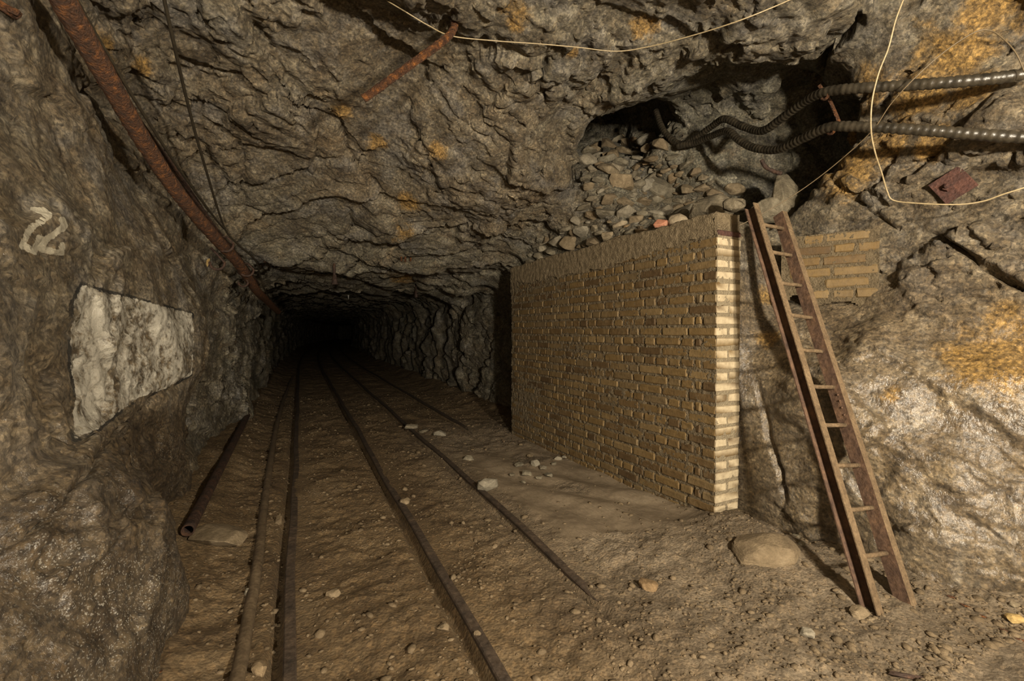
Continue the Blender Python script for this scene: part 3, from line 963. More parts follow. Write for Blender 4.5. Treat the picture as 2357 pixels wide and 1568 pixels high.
def grid_mesh(name, xs, ys, fn, shift=True):
    X, Y = np.meshgrid(xs, ys, indexing='ij')
    x, y = X.ravel(), Y.ravel()
    if shift:
        x = x + bend(y)
    h, mud = fn(x, y)
    V = np.stack([x, y, h], 1)
    nx, ny = len(xs), len(ys)
    i = (np.arange(nx - 1)[:, None] * ny + np.arange(ny - 1)[None, :]).ravel()
    Fq = np.stack([i, i + ny, i + ny + 1, i + 1], 1)
    return V, Fq, mud
FVt, FFq, mud = grid_mesh('floor', fx, fy, floor_h)
ok = ~((FVt[FFq].mean(1)[:, 0] - bend(FVt[FFq].mean(1)[:, 1]) > 3.9) | (FVt[FFq].mean(1)[:, 0] - bend(FVt[FFq].mean(1)[:, 1]) < -1.3))
FFq = FFq[ok]
u, inv = np.unique(FFq, return_inverse=True)
FVt, FFq, mud = FVt[u], inv.reshape(FFq.shape), mud[u]
me = mesh_np('floor', FVt, FFq, 'ground')
set_attr(me, 'mud', mud)
set_attr(me, 'brown', np.clip(1 - 0.8 * sm(FVt[:, 0], 0.7, 1.7) * (1 - sm(FVt[:, 1], 5, 7)), 0, 1))
tag(obj('floor', me), 'brown dirt and gravel floor of the mine with rails sunk in it', 'floor', kind='structure')
def fl(x, y):
    return float(floor_h(np.array([x]), np.array([y]), False)[0][0])

# rubble floor of the raise above the wall
def rub(x, y):
    P = np.stack([x, y, np.zeros_like(x)], 1)
    return rubble_z(x, y) + 0.05 * facets(P, (0.16, 0.16, 0.16), 95) + 0.03 * perlin(P, 5, 96), np.zeros_like(x)

# ------------------------------------------------------------------ rails
def rail(label, rx, y0, y1):
    prof = [(-0.019, 0.006), (0.019, 0.006), (0.024, 0.001), (0.024, -0.016), (0.008, -0.022), (0.008, -0.075), (0.036, -0.083), (0.036, -0.092),
            (-0.036, -0.092), (-0.036, -0.083), (-0.008, -0.075), (-0.008, -0.022), (-0.024, -0.016), (-0.024, 0.001)]
    ys = np.concatenate([np.arange(y0, 8, 0.12), np.arange(8, y1, 0.6)])
    V, Fc = [], []
    n = len(prof)
    for i, y in enumerate(ys):
        w = 0.006 * math.sin(y * 1.7 + rx * 5) + 0.003 * math.sin(y * 4.1 + rx)
        dz = 0.004 * math.sin(y * 1.1 + rx * 9) - (0.045 * max(0.0, 1 - (y - y0) / 1.0) if y0 > 1 else 0.0)
        for px, pz in prof:
            V.append((rx + float(bend(np.array(y))) + w + px, y, pz + dz + (0.007 if rx > 1 else 0.0)))
    for i in range(len(ys) - 1):
        for k in range(n):
            k2 = (k + 1) % n
            Fc.append((i * n + k, (i + 1) * n + k, (i + 1) * n + k2, i * n + k2))
    Fc.append(tuple(range(n)))
    Fc.append(tuple(reversed([(len(ys) - 1) * n + k for k in range(n)])))
    return tag(obj('rail', mesh_pd('rail', V, Fc, 'rail')), label, 'rail', 'mine track rails')
rail('leftmost rusty rail in the floor, beside the muddy hose', *RAILS[0])
rail('second rusty rail from the left, running to the bottom edge of the photo', *RAILS[1])
rail('third rail from the left, sinking into grey mud in front of the brick wall', *RAILS[2])
rail('rightmost rail, half buried near the far end of the brick wall', *RAILS[3])

# ------------------------------------------------------------------ brick walls
def brick_variants(name, sx, sy, sz, n, seed):
    out = []
    for k in range(n):
        r = random.Random(seed + k)
        me = box_mesh(name, sx, sy, sz, 'brick', 0.009, 1)
        for v in me.vertices:
            v.co.x += r.uniform(-0.0025, 0.0025)
            v.co.y += r.uniform(-0.0042, 0.0042)
            v.co.z += r.uniform(-0.0036, 0.0036)
        set_attr(me, 'tone', np.zeros(len(me.vertices)))
        set_attr(me, 'pale', np.zeros(len(me.vertices)))
        out.append(me)
    return out
BS = brick_variants('brick', 0.115, 0.236, 0.060, 8, 100)       # stretcher, long side in the face
BH = brick_variants('brick', 0.240, 0.111, 0.060, 8, 200)       # header, end in the face
BC = brick_variants('brick', 0.240, 0.050, 0.060, 3, 300)       # closer
def pale_copy(ms):
    out = []
    for m in ms:
        c = m.copy()
        c.attributes['pale'].data.foreach_set('value', np.ones(len(c.vertices), np.float32))
        out.append(c)
    return out
# corner bricks: their end in the wall's end face is cream, with its stronger light put into the colour
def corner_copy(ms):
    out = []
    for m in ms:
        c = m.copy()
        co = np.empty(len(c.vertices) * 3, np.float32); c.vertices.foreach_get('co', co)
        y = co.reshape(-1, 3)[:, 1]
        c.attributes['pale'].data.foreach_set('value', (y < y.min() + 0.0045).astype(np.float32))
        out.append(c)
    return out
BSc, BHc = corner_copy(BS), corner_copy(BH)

CO = Vector((2.52, 2.28, 0))
WALL_ROT = math.radians(2.67)
wall = empty('brick_wall', CO, (0, 0, WALL_ROT))
tag(wall, 'long yellow-brown brick retaining wall with a concrete cap, left of the ladder', 'wall')
PITCHZ, ROWS, Z0, LEN = 0.0752, 26, -0.035, 3.02
cells = []                                           # (x, y, z, mesh list)
for r in range(ROWS):
    z = Z0 + r * PITCHZ + 0.0325
    top = (ROWS - 1 - r)
    rr = random.Random(400 + r)
    if top % 2 == 0:
        y = 0.0
        k = 0
        while y < LEN - 0.10:
            w = 0.24
            if rr.random() < 0.10 and k > 0:
                w = 0.115
            if y + w > LEN + 0.004:
                w = 0.115
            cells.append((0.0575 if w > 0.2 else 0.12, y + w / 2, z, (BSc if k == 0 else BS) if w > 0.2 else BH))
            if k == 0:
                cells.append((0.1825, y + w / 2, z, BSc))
            y += w + 0.010
            k += 1
    else:
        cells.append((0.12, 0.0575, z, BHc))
        cells.append((0.12, 0.1525, z, BC))
        y = 0.190
        while y < LEN - 0.10:
            if rr.random() < 0.14 and y < LEN - 0.25:
                cells.append((0.0575, y + 0.12, z, BS)); y += 0.25
            else:
                cells.append((0.12, y + 0.0575, z, BH)); y += 0.125
cells.sort(key=lambda c: c[1])
rest = []
for i, (x, y, z, ms) in enumerate(cells):
    r = random.Random(900 + i)
    loc = Vector((x + r.uniform(-0.003, 0.003), y, z + r.uniform(-0.002, 0.002)))
    rot = Euler((r.uniform(-0.008, 0.008), r.uniform(-0.008, 0.008), r.uniform(-0.012, 0.012)))
    if i < 300:
        m = r.choice(ms)
        o = obj('brick', m, wall)
        o.location, o.rotation_euler = loc, rot
    else:
        rest.append((r.choice(ms), Matrix.LocRotScale(loc, rot, None), r.random()))
def join_meshes(name, items, mat, attrs=()):
    Vs, Fs, At = [], [], []
    n = 0
    for me, mx, tone in items:
        co = np.empty(len(me.vertices) * 3, np.float32)
        me.vertices.foreach_get('co', co)
        co = co.reshape(-1, 3) @ np.array(mx.to_3x3()).T + np.array(mx.translation)
        Vs.append(co)
        for p in me.polygons:
            Fs.append(tuple(v + n for v in p.vertices))
        At.append(np.full(len(co), tone))
        n += len(co)
    me = mesh_pd(name, np.concatenate(Vs).tolist(), Fs, mat)
    for a in attrs:
        set_attr(me, a, np.concatenate(At) if a == 'tone' else np.zeros(n))
    return me
far = obj('far_bricks', join_meshes('far_bricks', rest, 'brick', ('tone', 'pale')), wall)
tag(far, kind='stuff')
def rough_sheet(us, vs_, fn):
    """grid of points fn(u, v) -> (x, y, z)"""
    U, Vv = np.meshgrid(us, vs_, indexing='ij')
    P = fn(U.ravel(), Vv.ravel())
    nu, nv = len(us), len(vs_)
    i = (np.arange(nu - 1)[:, None] * nv + np.arange(nv - 1)[None, :]).ravel()
    return P, np.stack([i, i + nv, i + nv + 1, i + 1], 1)
# mortar: the bed the bricks sit in, squeezed out roughly between them
ztop = Z0 + ROWS * PITCHZ
def front(y, z):
    P = np.stack([y, z, np.zeros_like(y)], 1)
    sq = 0.0070 - 0.007 * perlin(P, 22, 501) - 0.011 * perlin(P, 52, 502) - 0.007 * sm(perlin(P, 1.1, 503), 0.0, 0.45) - 0.008 * sm(z, 1.55, 1.9) * sm(y, 0.8, 2.2)
    return np.stack([sq, y, z], 1)
def endf(x, z):
    P = np.stack([x, z, np.ones_like(x) * 7], 1)
    return np.stack([x, 0.0058 - 0.0045 * perlin(P, 26, 504) - 0.004 * perlin(P, 60, 505), z], 1)
Pa, Fa = rough_sheet(np.arange(0.004, LEN, 0.011), np.arange(-0.2, ztop + 0.02, 0.011), front)
Pb, Fb = rough_sheet(np.arange(0.004, 0.245, 0.011), np.arange(-0.2, ztop + 0.02, 0.011), endf)
Fb = Fb[:, ::-1]
Pc, Fcx = rough_sheet(np.array([0.02, 0.238]), np.array([-0.2, ztop]), lambda u, v: np.stack([u, np.full_like(u, LEN), v], 1))
Pd, Fd = rough_sheet(np.array([0.008, LEN]), np.array([-0.2, ztop]), lambda u, v: np.stack([np.full_like(u, 0.236), u, v], 1))
Fall = np.concatenate([Fa[:, ::-1], Fb, Fcx, Fd + 0])
offs = np.cumsum([0, len(Pa), len(Pb), len(Pc)])
Fall = np.concatenate([Fa[:, ::-1], Fb[:, ::-1] + offs[1], Fcx + offs[2], Fd + offs[3]])
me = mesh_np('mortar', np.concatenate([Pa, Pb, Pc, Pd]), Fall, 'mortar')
pale = np.zeros(len(Pa) + len(Pb) + len(Pc) + len(Pd)); pale[len(Pa):len(Pa) + len(Pb)] = 1  # end-face mortar paled like the bricks, stronger light put into its colour
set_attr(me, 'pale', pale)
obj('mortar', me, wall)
# concrete cap: rough, with a ragged lower edge hanging over the top courses
def cap_ring(y):
    P1 = np.array([[y, 0.0, 3.0]])
    drop = 0.03 + 0.05 * float(sm(np.array(y), 0.3, 1.4)) + 0.05 * float(perlin(P1, 3.0, 511)[0]) + 0.020 * float(perlin(P1, 11.0, 512)[0])
    if y < 0.30:
        drop = min(drop, 0.0)
    zb = ztop - drop
    zt = 2.075 + 0.02 * float(perlin(P1, 1.5, 513)[0]) + 0.012 * float(perlin(P1, 7, 514)[0])
    ring = [(0.02, zb)]
    for k in range(20):
        ring.append((-0.008, zb + (zt - 0.012 - zb) * k / 19))
    for k in range(8):
        ring.append((0.004 + (0.232 - 0.004) * k / 7, zt))
    ring += [(0.236, zt - 0.05), (0.236, ztop - 0.02)]
    return ring
ys = np.concatenate([np.arange(0.006, LEN, 0.0125), [LEN]])
V = []
for y in ys:
    V += [(a, y, b) for a, b in cap_ring(float(y))]
V = np.array(V)
nr = 31
Pn = np.stack([V[:, 0], V[:, 1], V[:, 2]], 1)
V[:, 0] += (0.006 * perlin(Pn, 22, 521) + 0.004 * perlin(Pn, 60, 522)) * (V[:, 0] < 0.2)
V[:, 2] += 0.008 * perlin(Pn, 25, 523)
V[:, 1] += np.where(V[:, 1] < 0.01, 0.02 * perlin(Pn, 20, 524) + 0.012, 0)
Fc = []
for i in range(len(ys) - 1):
    for k in range(nr - 1):
        Fc.append((i * nr + k, i * nr + k + 1, (i + 1) * nr + k + 1, (i + 1) * nr + k))
Fc.append(tuple(reversed(range(nr))))
Fc.append(tuple((len(ys) - 1) * nr + k for k in range(nr)))
cap = obj('concrete_cap', mesh_pd('concrete_cap', V.tolist(), Fc, 'concrete', True), wall)
cap['label'] = 'rough sandy concrete cap'
pl = obj('steel_plate', box_mesh('steel_plate', 0.225, 0.30, 0.036, 'plate', 0.006, 1), wall)
pl.location = (0.122, 0.150, ztop + 0.014)
pl['label'] = 'rusty steel plate under the cap'
# crumbled footing block at the foot of the wall end
ft = obj('footing', stone_mesh('footing', 0.30, 0.18, 0.22, 'mortar', 77, 30), wall)
ft.location = (0.13, -0.01, -0.03)

# the short wall closing the ledge beside the ladder
wall2 = empty('brick_wall', (3.37, 1.77, 0), (0, 0, math.radians(27.8)))
tag(wall2, 'short brick wall on the rock ledge right of the ladder', 'wall')
n2 = 0
for r in range(2, 8):
    z = 1.345 + r * PITCHZ + 0.0325
    rr = random.Random(700 + r)
    y = 0.06 + (0.0 if r % 2 else -0.06) + rr.uniform(-0.01, 0.01)
    while y < (0.30 if r < 4 else 0.50):
        lng = rr.random() < (0.75 if r % 2 else 0.45)
        w = 0.24 if lng else 0.115
        if y + w < 0.62:
            o = obj('brick', rr.choice(BS if lng else BH), wall2)
            o.location = ((0.0575 if lng else 0.12) + rr.uniform(-0.004, 0.004), y + w / 2, z)
            o.rotation_euler = (rr.uniform(-0.015, 0.015), rr.uniform(-0.015, 0.015), rr.uniform(-0.02, 0.02))
        y += w + 0.012
Pa, Fa = rough_sheet(np.arange(0.00, 0.55, 0.011), np.arange(1.42, 1.945, 0.011), front)
Pd, Fd = rough_sheet(np.array([0.012, 0.25]), np.arange(0.0, 0.56, 0.03), lambda u, v: np.stack([u, v, 1.935 + 0.02 * perlin(np.stack([u, v, u * 0], 1), 9, 530)], 1))
cz = Pa[Fa].mean(1)
Fa = Fa[cz[:, 2] > 1.47 + 0.10 * perlin(np.stack([cz[:, 1], cz[:, 2], cz[:, 1] * 0], 1), 7.0, 531) + 0.2 * np.maximum(0, 0.2 - cz[:, 1])]
me = mesh_np('mortar', np.concatenate([Pa, Pd]), np.concatenate([Fa[:, ::-1], Fd + len(Pa)]), 'mortar')
obj('mortar', me, wall2)

# ------------------------------------------------------------------ ladder
FLp = on_z(2008, 1384, 0.03)
FRp = on_z(2072, 1362, 0.03)
TOPp = at(1735, 476, 2.98)
zax = (TOPp - FLp).normalized()
xax = (FRp - FLp)
xax = (xax - zax * xax.dot(zax)).normalized()
yax = zax.cross(xax)
LH = (TOPp - FLp).length + 0.05
lad = empty('steel_ladder', FLp - zax * 0.05)
lad.rotation_euler = Matrix((xax, yax, zax)).transposed().to_euler()
tag(lad, 'narrow rusty steel ladder leaning against the end of the brick wall', 'ladder')
LW = 0.20
def channel(sign, dh):
    """C profile, web towards the rungs, flanges pointing outwards (sign)"""
    t, fw, dp = 0.006, 0.042, 0.072
    o_ = [(0, -dp / 2), (sign * fw, -dp / 2), (sign * fw, -dp / 2 + t), (sign * t, -dp / 2 + t), (sign * t, dp / 2 - t), (sign * fw, dp / 2 - t), (sign * fw, dp / 2), (0, dp / 2)]
    V, Fc = [], []
    n = len(o_)
    zs = np.linspace(0, LH + dh, 40)
    for i, z in enumerate(zs):
        w = 0.0025 * math.sin(i * 0.7 + sign) + random.uniform(-0.0008, 0.0008)
        V += [(x + w, y + 0.5 * w, z) for x, y in o_]
    for i in range(len(zs) - 1):
        for k in range(n):
            k2 = (k + 1) % n
            f = (i * n + k, i * n + k2, (i + 1) * n + k2, (i + 1) * n + k)
            Fc.append(f if sign > 0 else f[::-1])
    return V, Fc, n, len(zs)
for sign, dx, dh in ((-1, 0.0, 0.0), (1, LW, -0.015)):
    V, Fc, n, nz = channel(sign, dh)
    me = mesh_pd('side_rail', V, Fc, 'ladder')
    me.materials.append(M['ladder_dust'])
    for p in me.polygons:                            # dust lies on the front flange
        if p.index % n in (0, 1) :
            p.material_index = 1
    o = obj('side_rail', me, lad)
    o.location = (dx, 0, 0)
bpy.context.view_layer.update()
Ml = Matrix.LocRotScale(lad.location, lad.rotation_euler, None)
zz = np.linspace(0, LH, 400)
vv = project(np.array([Ml @ Vector((0.05, 0, z)) for z in zz]))[1]
for v in (517, 580, 651, 726, 805, 889, 978, 1072, 1172, 1279):
    z = float(np.interp(-v, -vv, zz))
    t = tube('rung', [(-0.004, 0, z), (0.07, 0, z - 0.002 + random.uniform(-.003, .003)), (0.14, 0, z - 0.001), (LW + 0.004, 0, z)], 0.0115, 'ladder_dust', 10, lad, rough=0.05, seed=int(v))
for v in (908, 922, 938, 955):
    z = float(np.interp(-v, -vv, zz))
    bm = bmesh.new(); bmesh.ops.create_icosphere(bm, subdivisions=1, radius=0.006)
    me = bpy.data.meshes.new('rivet'); bm.to_mesh(me); bm.free(); me.materials.append(M['ladder'])
    o = obj('rivet', me, lad); o.location = (LW - 0.002, -0.012, z)

# ------------------------------------------------------------------ pipes and cables along the left wall
def drape(pts, gap=0.05, n=8, lim=None):
    """points (u, v[, Z]) just in front of the rock; Z where given is kept unless it lies inside the rock"""
    out = []
    for p in pts:
        u, v = p[0], p[1]
        zh = depth_of(hit(u, v)[0])
        z = zh - gap
        if len(p) > 2:
            z = min(p[2], zh - gap)
        out.append(at(u, v, z))
    return catmull(out, n)
def noisyrad(amp, freq, seed):
    r = random.Random(seed)
    ph = [r.uniform(0, 6) for _ in range(3)]
    return lambda i, s: 1 + amp * (math.sin(s * freq + ph[0]) + 0.6 * math.sin(s * freq * 2.3 + ph[1]) + 0.5 * math.sin(s * freq * 4.7 + ph[2]))
pipe_px = [(95, -90, 1.72), (170, 45, 1.96), (250, 185, 2.28), (330, 325, 2.72), (410, 445, 3.22), (500, 553, 3.95), (548, 606, 4.55), (590, 668, 5.5), (612, 690, 6.6), (640, 718, 8.6)]
pp = [at(u, v, z) for u, v, z in pipe_px]
big = tube('compressed_air_pipe', resample(catmull(pp, 10), 0.013), 0.047, 'rust', 22, None, rough=0.045, radf=noisyrad(0.018, 60, 3))
tag(big, 'thick scaly orange rusted pipe running along the upper left wall', 'pipe')
p2 = [(160, -60, 1.85), (215, 70, 2.05), (285, 190, 2.38), (355, 300, 2.75), (430, 405, 3.3), (505, 520, 4.05), (560, 590, 4.75), (605, 655, 5.7)]
tag(tube('thin_pipe', resample(catmull([at(u, v, z) + Vector((-0.05, 0, 0)) for u, v, z in p2], 10), 0.05), 0.020, 'dark_rust', 10, None, rough=0.03), 'thin dark pipe tucked behind the thick rusted pipe', 'pipe')
c1 = [(170, -10, 1.95), (250, 130, 2.2), (335, 270, 2.6), (420, 400, 3.2), (497, 505, 3.95), (520, 530, 4.3)]
tag(tube('cable', catmull([at(*p) for p in c1], 8), 0.0085, 'cable', 8), 'black cable stretched taut just above the thick rusted pipe', 'cable')
c2 = [(374, -20, 2.2), (400, 100, 2.45), (430, 230, 2.85), (465, 360, 3.35), (515, 520, 4.2), (545, 560, 4.5), (588, 600, 5.0), (600, 640, 5.5), (612, 672, 6.0), (640, 715, 8.5)]
tag(tube('cable', catmull([at(*p) for p in c2], 8), 0.009, 'cable', 8), 'black cable hanging from the ceiling and joining the pipe run on the left', 'cable')
# hooks that carry the pipe
def hook(u, v, z, r, label, tail):
    e = empty('pipe_hook', at(u, v, z))
    tag(e, label, 'hook', 'pipe hooks on the left wall')
    T = (pp[6] - pp[5]).normalized()
    a = Vector((0, 0, 1)).cross(T).normalized()
    b = T.cross(a)
    arc = [a * (math.cos(t) * r) + b * (math.sin(t) * r) for t in np.linspace(math.pi * 0.95, math.pi * 2.05, 14)]
    tube('bow', arc, 0.011, 'dark_rust', 8, e, rough=0.06)
    tube('shank', [arc[0], arc[0] + Vector((-0.05, 0.02, 0.06)), arc[0] + Vector(tail)], 0.010, 'dark_rust', 8, e, rough=0.06)
    return e
hook(519, 563, 4.08, 0.062, 'rusty hook clasping the thick pipe nearest its bend', (-0.16, 0.03, 0.05))
hook(568, 622, 4.75, 0.062, 'rusty hook clasping the pipe farther along the left wall', (-0.14, 0.03, 0.04))
hook(500, 606, 3.98, 0.055, 'empty rusty hook hanging below the thick pipe', (-0.10, 0.03, 0.12))
hook(560, 650, 4.9, 0.045, 'small empty rusty hook under the far pipe', (-0.10, 0.03, 0.10))
ph, nn = hit(478, 605, 0.02)
wd = obj('wedge', stone_mesh('wedge', 0.03, 0.04, 0.12, 'ochre_stone', 5, 14))
wd.location = ph; wd.rotation_euler = (0.2, 0.25, 0)
tag(wd, 'orange wooden wedge knocked into the wall beside the empty hook', 'wedge')
# rust lump in the top left corner
ph, nn = hit(8, 14, 0.03)
br = empty('rusty_bracket', ph); tag(br, 'orange rusty bracket in the top left corner', 'bracket')
tube('bracket_arm', [Vector((-0.05, -0.02, 0.02)), Vector((0, 0, 0)), Vector((0.03, 0.03, -0.015))], 0.018, 'rust', 8, br, rough=0.2)
tube('bracket_bolt', [nn * -0.02, nn * 0.05], 0.012, 'rust', 8, br, rough=0.1)

# ------------------------------------------------------------------ pipe end and wire in the ceiling
hp, hn = hit(1040, 52, 0.0)
z0 = depth_of(hp)
pe = drape([(836, 228, z0 * 0.955), (875, 200, z0 * 0.955), (930, 160, z0 * 0.955), (985, 120, z0 * 0.957), (1028, 88, z0 * 0.965), (1046, 64, z0 * 0.985)], 0.02, 8) + [hp - hn * 0.10]
tag(tube('bent_pipe', resample(pe, 0.010), 0.0235, 'rust', 16, None, rough=0.08, hollow=0.72, radf=noisyrad(0.03, 55, 8)), 'short bent wet rusty pipe sticking out of a hole in the ceiling', 'pipe')
w1 = [(868, -12), (930, 25), (985, 58), (1040, 83), (1140, 94), (1240, 101), (1330, 109), (1420, 118), (1500, 106), (1600, 80), (1700, 48), (1790, 12), (1860, -20)]
def wire_pts(px, gap, z_min=None):
    P = []
    zs = [depth_of(hit(max(min(u, W), 0), max(v, 1))[0]) - gap for u, v in px]
    zs2 = []
    for i in range(len(zs)):
        zs2.append(min(zs[max(0, i - 1):i + 2]))
    zs3 = [sum(zs2[max(0, i - 1):i + 2]) / len(zs2[max(0, i - 1):i + 2]) for i in range(len(zs2))]
    zs3 = [min(a, b) for a, b in zip(zs3, zs)]
    return catmull([at(u, v, z) for (u, v), z in zip(px, zs3)], 8)
tag(tube('ceiling_wire', wire_pts(w1, 0.04), 0.0036, 'wire', 8), 'sagging pale wire strung across the ceiling past the bent pipe', 'wire')

# ------------------------------------------------------------------ two ribbed hoses on the right
def ribbed(name, pts, rad, label, step=0.0085, pitch=0.0345):
    P = resample(pts, step)
    def rf(i, s):
        k = (s % pitch) / pitch
        return (1.0 if k < 0.7 else 0.86) * (1 + 0.02 * math.sin(s * 47))
    return tag(tube(name, P, rad, 'hose', 16, None, rough=0.025, radf=rf), label, 'hose', 'ribbed hoses crossing the right wall')
h1 = [(2400, 163), (2300, 179), (2180, 190), (2080, 197), (1980, 203), (1900, 212), (1850, 236), (1800, 272), (1755, 301), (1712, 292), (1668, 274), (1640, 290), (1600, 318), (1565, 331), (1535, 310), (1520, 285), (1510, 255)]
def hose_pts(px, gaps):
    zs = []
    for (u, v), g in zip(px, gaps):
        zs.append(depth_of(hit(min(u, W - 2), v)[0]) - g)
    return zs
HZ1 = [2.30, 2.36, 2.47, 2.60, 2.75, 2.92, 3.12, 3.35, 3.58, 3.80, 4.0, 4.2, 4.45, 4.65, 4.8, 4.9, 5.0]
h2 = [(2400, 318), (2330, 315), (2230, 308), (2130, 300), (2030, 294), (1960, 291), (1905, 294), (1850, 318), (1790, 344), (1735, 340), (1700, 322), (1675, 302), (1640, 312), (1600, 328), (1560, 336)]
HZ2 = [2.28, 2.34, 2.44, 2.55, 2.68, 2.80, 2.92, 3.12, 3.38, 3.62, 3.80, 3.95, 4.2, 4.45, 4.62]
def hose(px, Z, gap):
    out = []
    for (u, v), z in zip(px, Z):
        zh = depth_of(hit(min(u, W - 2), v)[0]) - gap
        out.append(at(u, v, min(z, zh)))
    return catmull(out, 10)
H1, H2 = hose(h1, HZ1, 0.05), hose(h2, HZ2, 0.05)
ribbed('ribbed_hose', H1, 0.030, 'upper black ribbed hose crossing the right wall into the raise')
ribbed('ribbed_hose', H2, 0.030, 'lower black ribbed hose crossing the right wall into the raise')
hg = empty('hose_hanger', at(1915, 255, 2.95)); tag(hg, 'rusty rod with two saddles holding the ribbed hoses', 'hanger')
o0 = hg.location
tube('rod', [at(1885, 196, 2.98) - o0, at(1912, 235, 2.98) - o0, at(1936, 292, 2.96) - o0], 0.0105, 'rust', 8, hg, rough=0.08)
for (u, v, z) in ((1898, 214, 2.92), (1912, 294, 2.90)):
    c = at(u, v, z) - o0
    T = (at(u + 20, v - 4, z) - at(u - 20, v + 6, z)).normalized()
    a = Vector((0, 0, 1)); b = T.cross(a).normalized(); a = b.cross(T)
    ring = [c + a * (math.cos(t) * 0.036) + b * (math.sin(t) * 0.036) for t in np.linspace(math.pi * 0.55, math.pi * 1.75, 12)]
    tube('saddle', ring, 0.010, 'rust', 8, hg, rough=0.12)
# loose wires on the right
w2 = [(2085, -15), (2062, 45), (2045, 110), (2022, 170), (2007, 235), (2005, 300), (2014, 350), (2030, 400), (2042, 440), (2056, 461), (2110, 468), (2200, 471), (2260, 464), (2310, 447), (2380, 425)]
Z2 = [2.35, 2.38, 2.42, 2.46, 2.5, 2.55, 2.6, 2.66, 2.7, 2.7, 2.62, 2.5, 2.43, 2.36, 2.28]
tag(tube('loose_wire', hose([(min(a, 2380), b) for a, b in w2], Z2, 0.03), 0.0042, 'wire', 8), 'loose pale wire looping down the right wall below the square plate', 'wire')
w3 = [(2362, 175), (2340, 125), (2310, 90), (2278, 70), (2240, 76), (2170, 122), (2100, 185), (2050, 240), (2010, 298), (1950, 355), (1880, 412), (1810, 460), (1740, 500), (1700, 520)]
Z3 = [2.26, 2.27, 2.3, 2.33, 2.36, 2.42, 2.5, 2.6, 2.7, 2.85, 3.0, 3.12, 3.2, 3.22]
tag(tube('loose_wire', hose(w3, Z3, 0.045), 0.0032, 'brown_wire', 8), 'thin dark wire arching behind the hoses and down towards the ladder top', 'wire')

# ------------------------------------------------------------------ square rock-bolt plate
ph, pn = hit(2198, 434, 0.0)
pns = sum((hit(2198 + a, 434 + b)[1] for a in (-40, 0, 40) for b in (-35, 0, 35)), Vector())
pns.normalize()
pt = empty('bolt_plate', ph + pns * 0.07); tag(pt, 'square rusty rock-bolt plate on the right wall', 'plate')
pt.rotation_euler = pns.to_track_quat('Z', 'Y').to_euler()
pb = obj('plate', box_mesh('plate', 0.155, 0.155, 0.010, 'plate', 0.002), pt); pb.rotation_euler = (0, 0, math.radians(32))
bm = bmesh.new(); bmesh.ops.create_cone(bm, cap_ends=True, segments=6, radius1=0.026, radius2=0.022, depth=0.025)
me = bpy.data.meshes.new('nut'); bm.to_mesh(me); bm.free(); me.materials.append(M['plate'])
nt = obj('nut', me, pt); nt.location = (-0.02, -0.01, 0.016)
tube('bolt_end', [Vector((-0.02, -0.01, -0.05)), Vector((-0.02, -0.01, 0.045))], 0.012, 'plate', 8, pt, rough=0.05)

# ------------------------------------------------------------------ things lying on the floor
def on_floor(u, v, lift=0.0):
    p = on_z(u, v, 0.0)
    for _ in range(3):
        p = on_z(u, v, fl(p.x, p.y) + lift)
    return p
hpx = [(520, 1640), (545, 1568), (572, 1420), (594, 1290), (606, 1180), (620, 1080), (630, 1015), (641, 962), (655, 915), (668, 882), (675, 865)]
tag(tube('floor_hose', resample(catmull([on_floor(u, v, 0.018) for u, v in hpx], 10), 0.02), 0.027, 'floor_hose', 12, None, rough=0.01,
         radf=lambda i, s: 1 + (0.035 if i % 2 else -0.02)), 'muddy ribbed hose lying along the left side of the leftmost rail', 'hose')
a = on_floor(432, 1222, 0.045); b = on_floor(578, 940, 0.03)
tag(tube('floor_pipe', resample([a, b], 0.05), 0.034, 'dark_rust', 16, None, rough=0.02, hollow=0.8), 'brown rusted open-ended pipe lying against the foot of the left wall', 'pipe')

def stone(name, u, v, wpx, hpx_, mat, label, seed, group=None, dp=0.8, sink=0.25, rot=None, cat='stone', n=22):
    p = on_floor(u, v + hpx_ * 0.4)
    z = depth_of(p)
    sx = wpx * z / F
    sz = hpx_ * z / F * 0.85
    o = obj(name, stone_mesh(name, sx, sx * dp, sz, mat, seed, n))
    o.location = (p.x, p.y, p.z + sz * (0.5 - sink))
    o.rotation_euler = rot or (random.uniform(-.15, .15), random.uniform(-.15, .15), -YAW + random.uniform(-.4, .4))
    return tag(o, label, cat, group)
stone('stone_slab', 500, 1228, 150, 50, 'brown_stone', 'large flat brown stone slab beside the open end of the floor pipe', 11, dp=1.1, sink=0.3, n=30)
stone('boulder', 1762, 1228, 175, 84, 'gravel', 'large rounded muddy boulder at the foot of the brick wall end', 35, dp=0.7, sink=0.58, n=60)
for i, (u, v, w_) in enumerate([(1832, 1236, 26), (1845, 1250, 18), (1824, 1256, 20), (1850, 1232, 16)]):
    stone('stone', u, v, w_, w_ * 0.8, 'stone', 'small dark stone in the hollow between boulder and right rock wall', 240 + i, 'dark stones in the hollow right of the boulder', sink=0.1)
stone('stone', 1122, 1112, 66, 44, 'pale_stone', 'pale grey block lying against the third rail', 12, dp=0.7, sink=0.12)
stone('stone', 948, 983, 40, 18, 'pale_stone', 'flat pale stone lying on the third rail', 13, sink=0.0)
stone('stone', 975, 990, 30, 12, 'stone', 'low stone between two pale ones near the third rail', 14)
stone('stone', 1012, 994, 36, 20, 'pale_stone', 'rounded pale stone right of the third rail, far along it', 15)
stone('stone', 1080, 1050, 34, 20, 'stone', 'round grey stone half sunk in the mud right of the third rail', 16, sink=0.35)
stone('stone', 1492, 1335, 52, 40, 'brown_stone', 'muddy stone with a dark hollow on its left, in front of the brick wall', 17, sink=0.3)
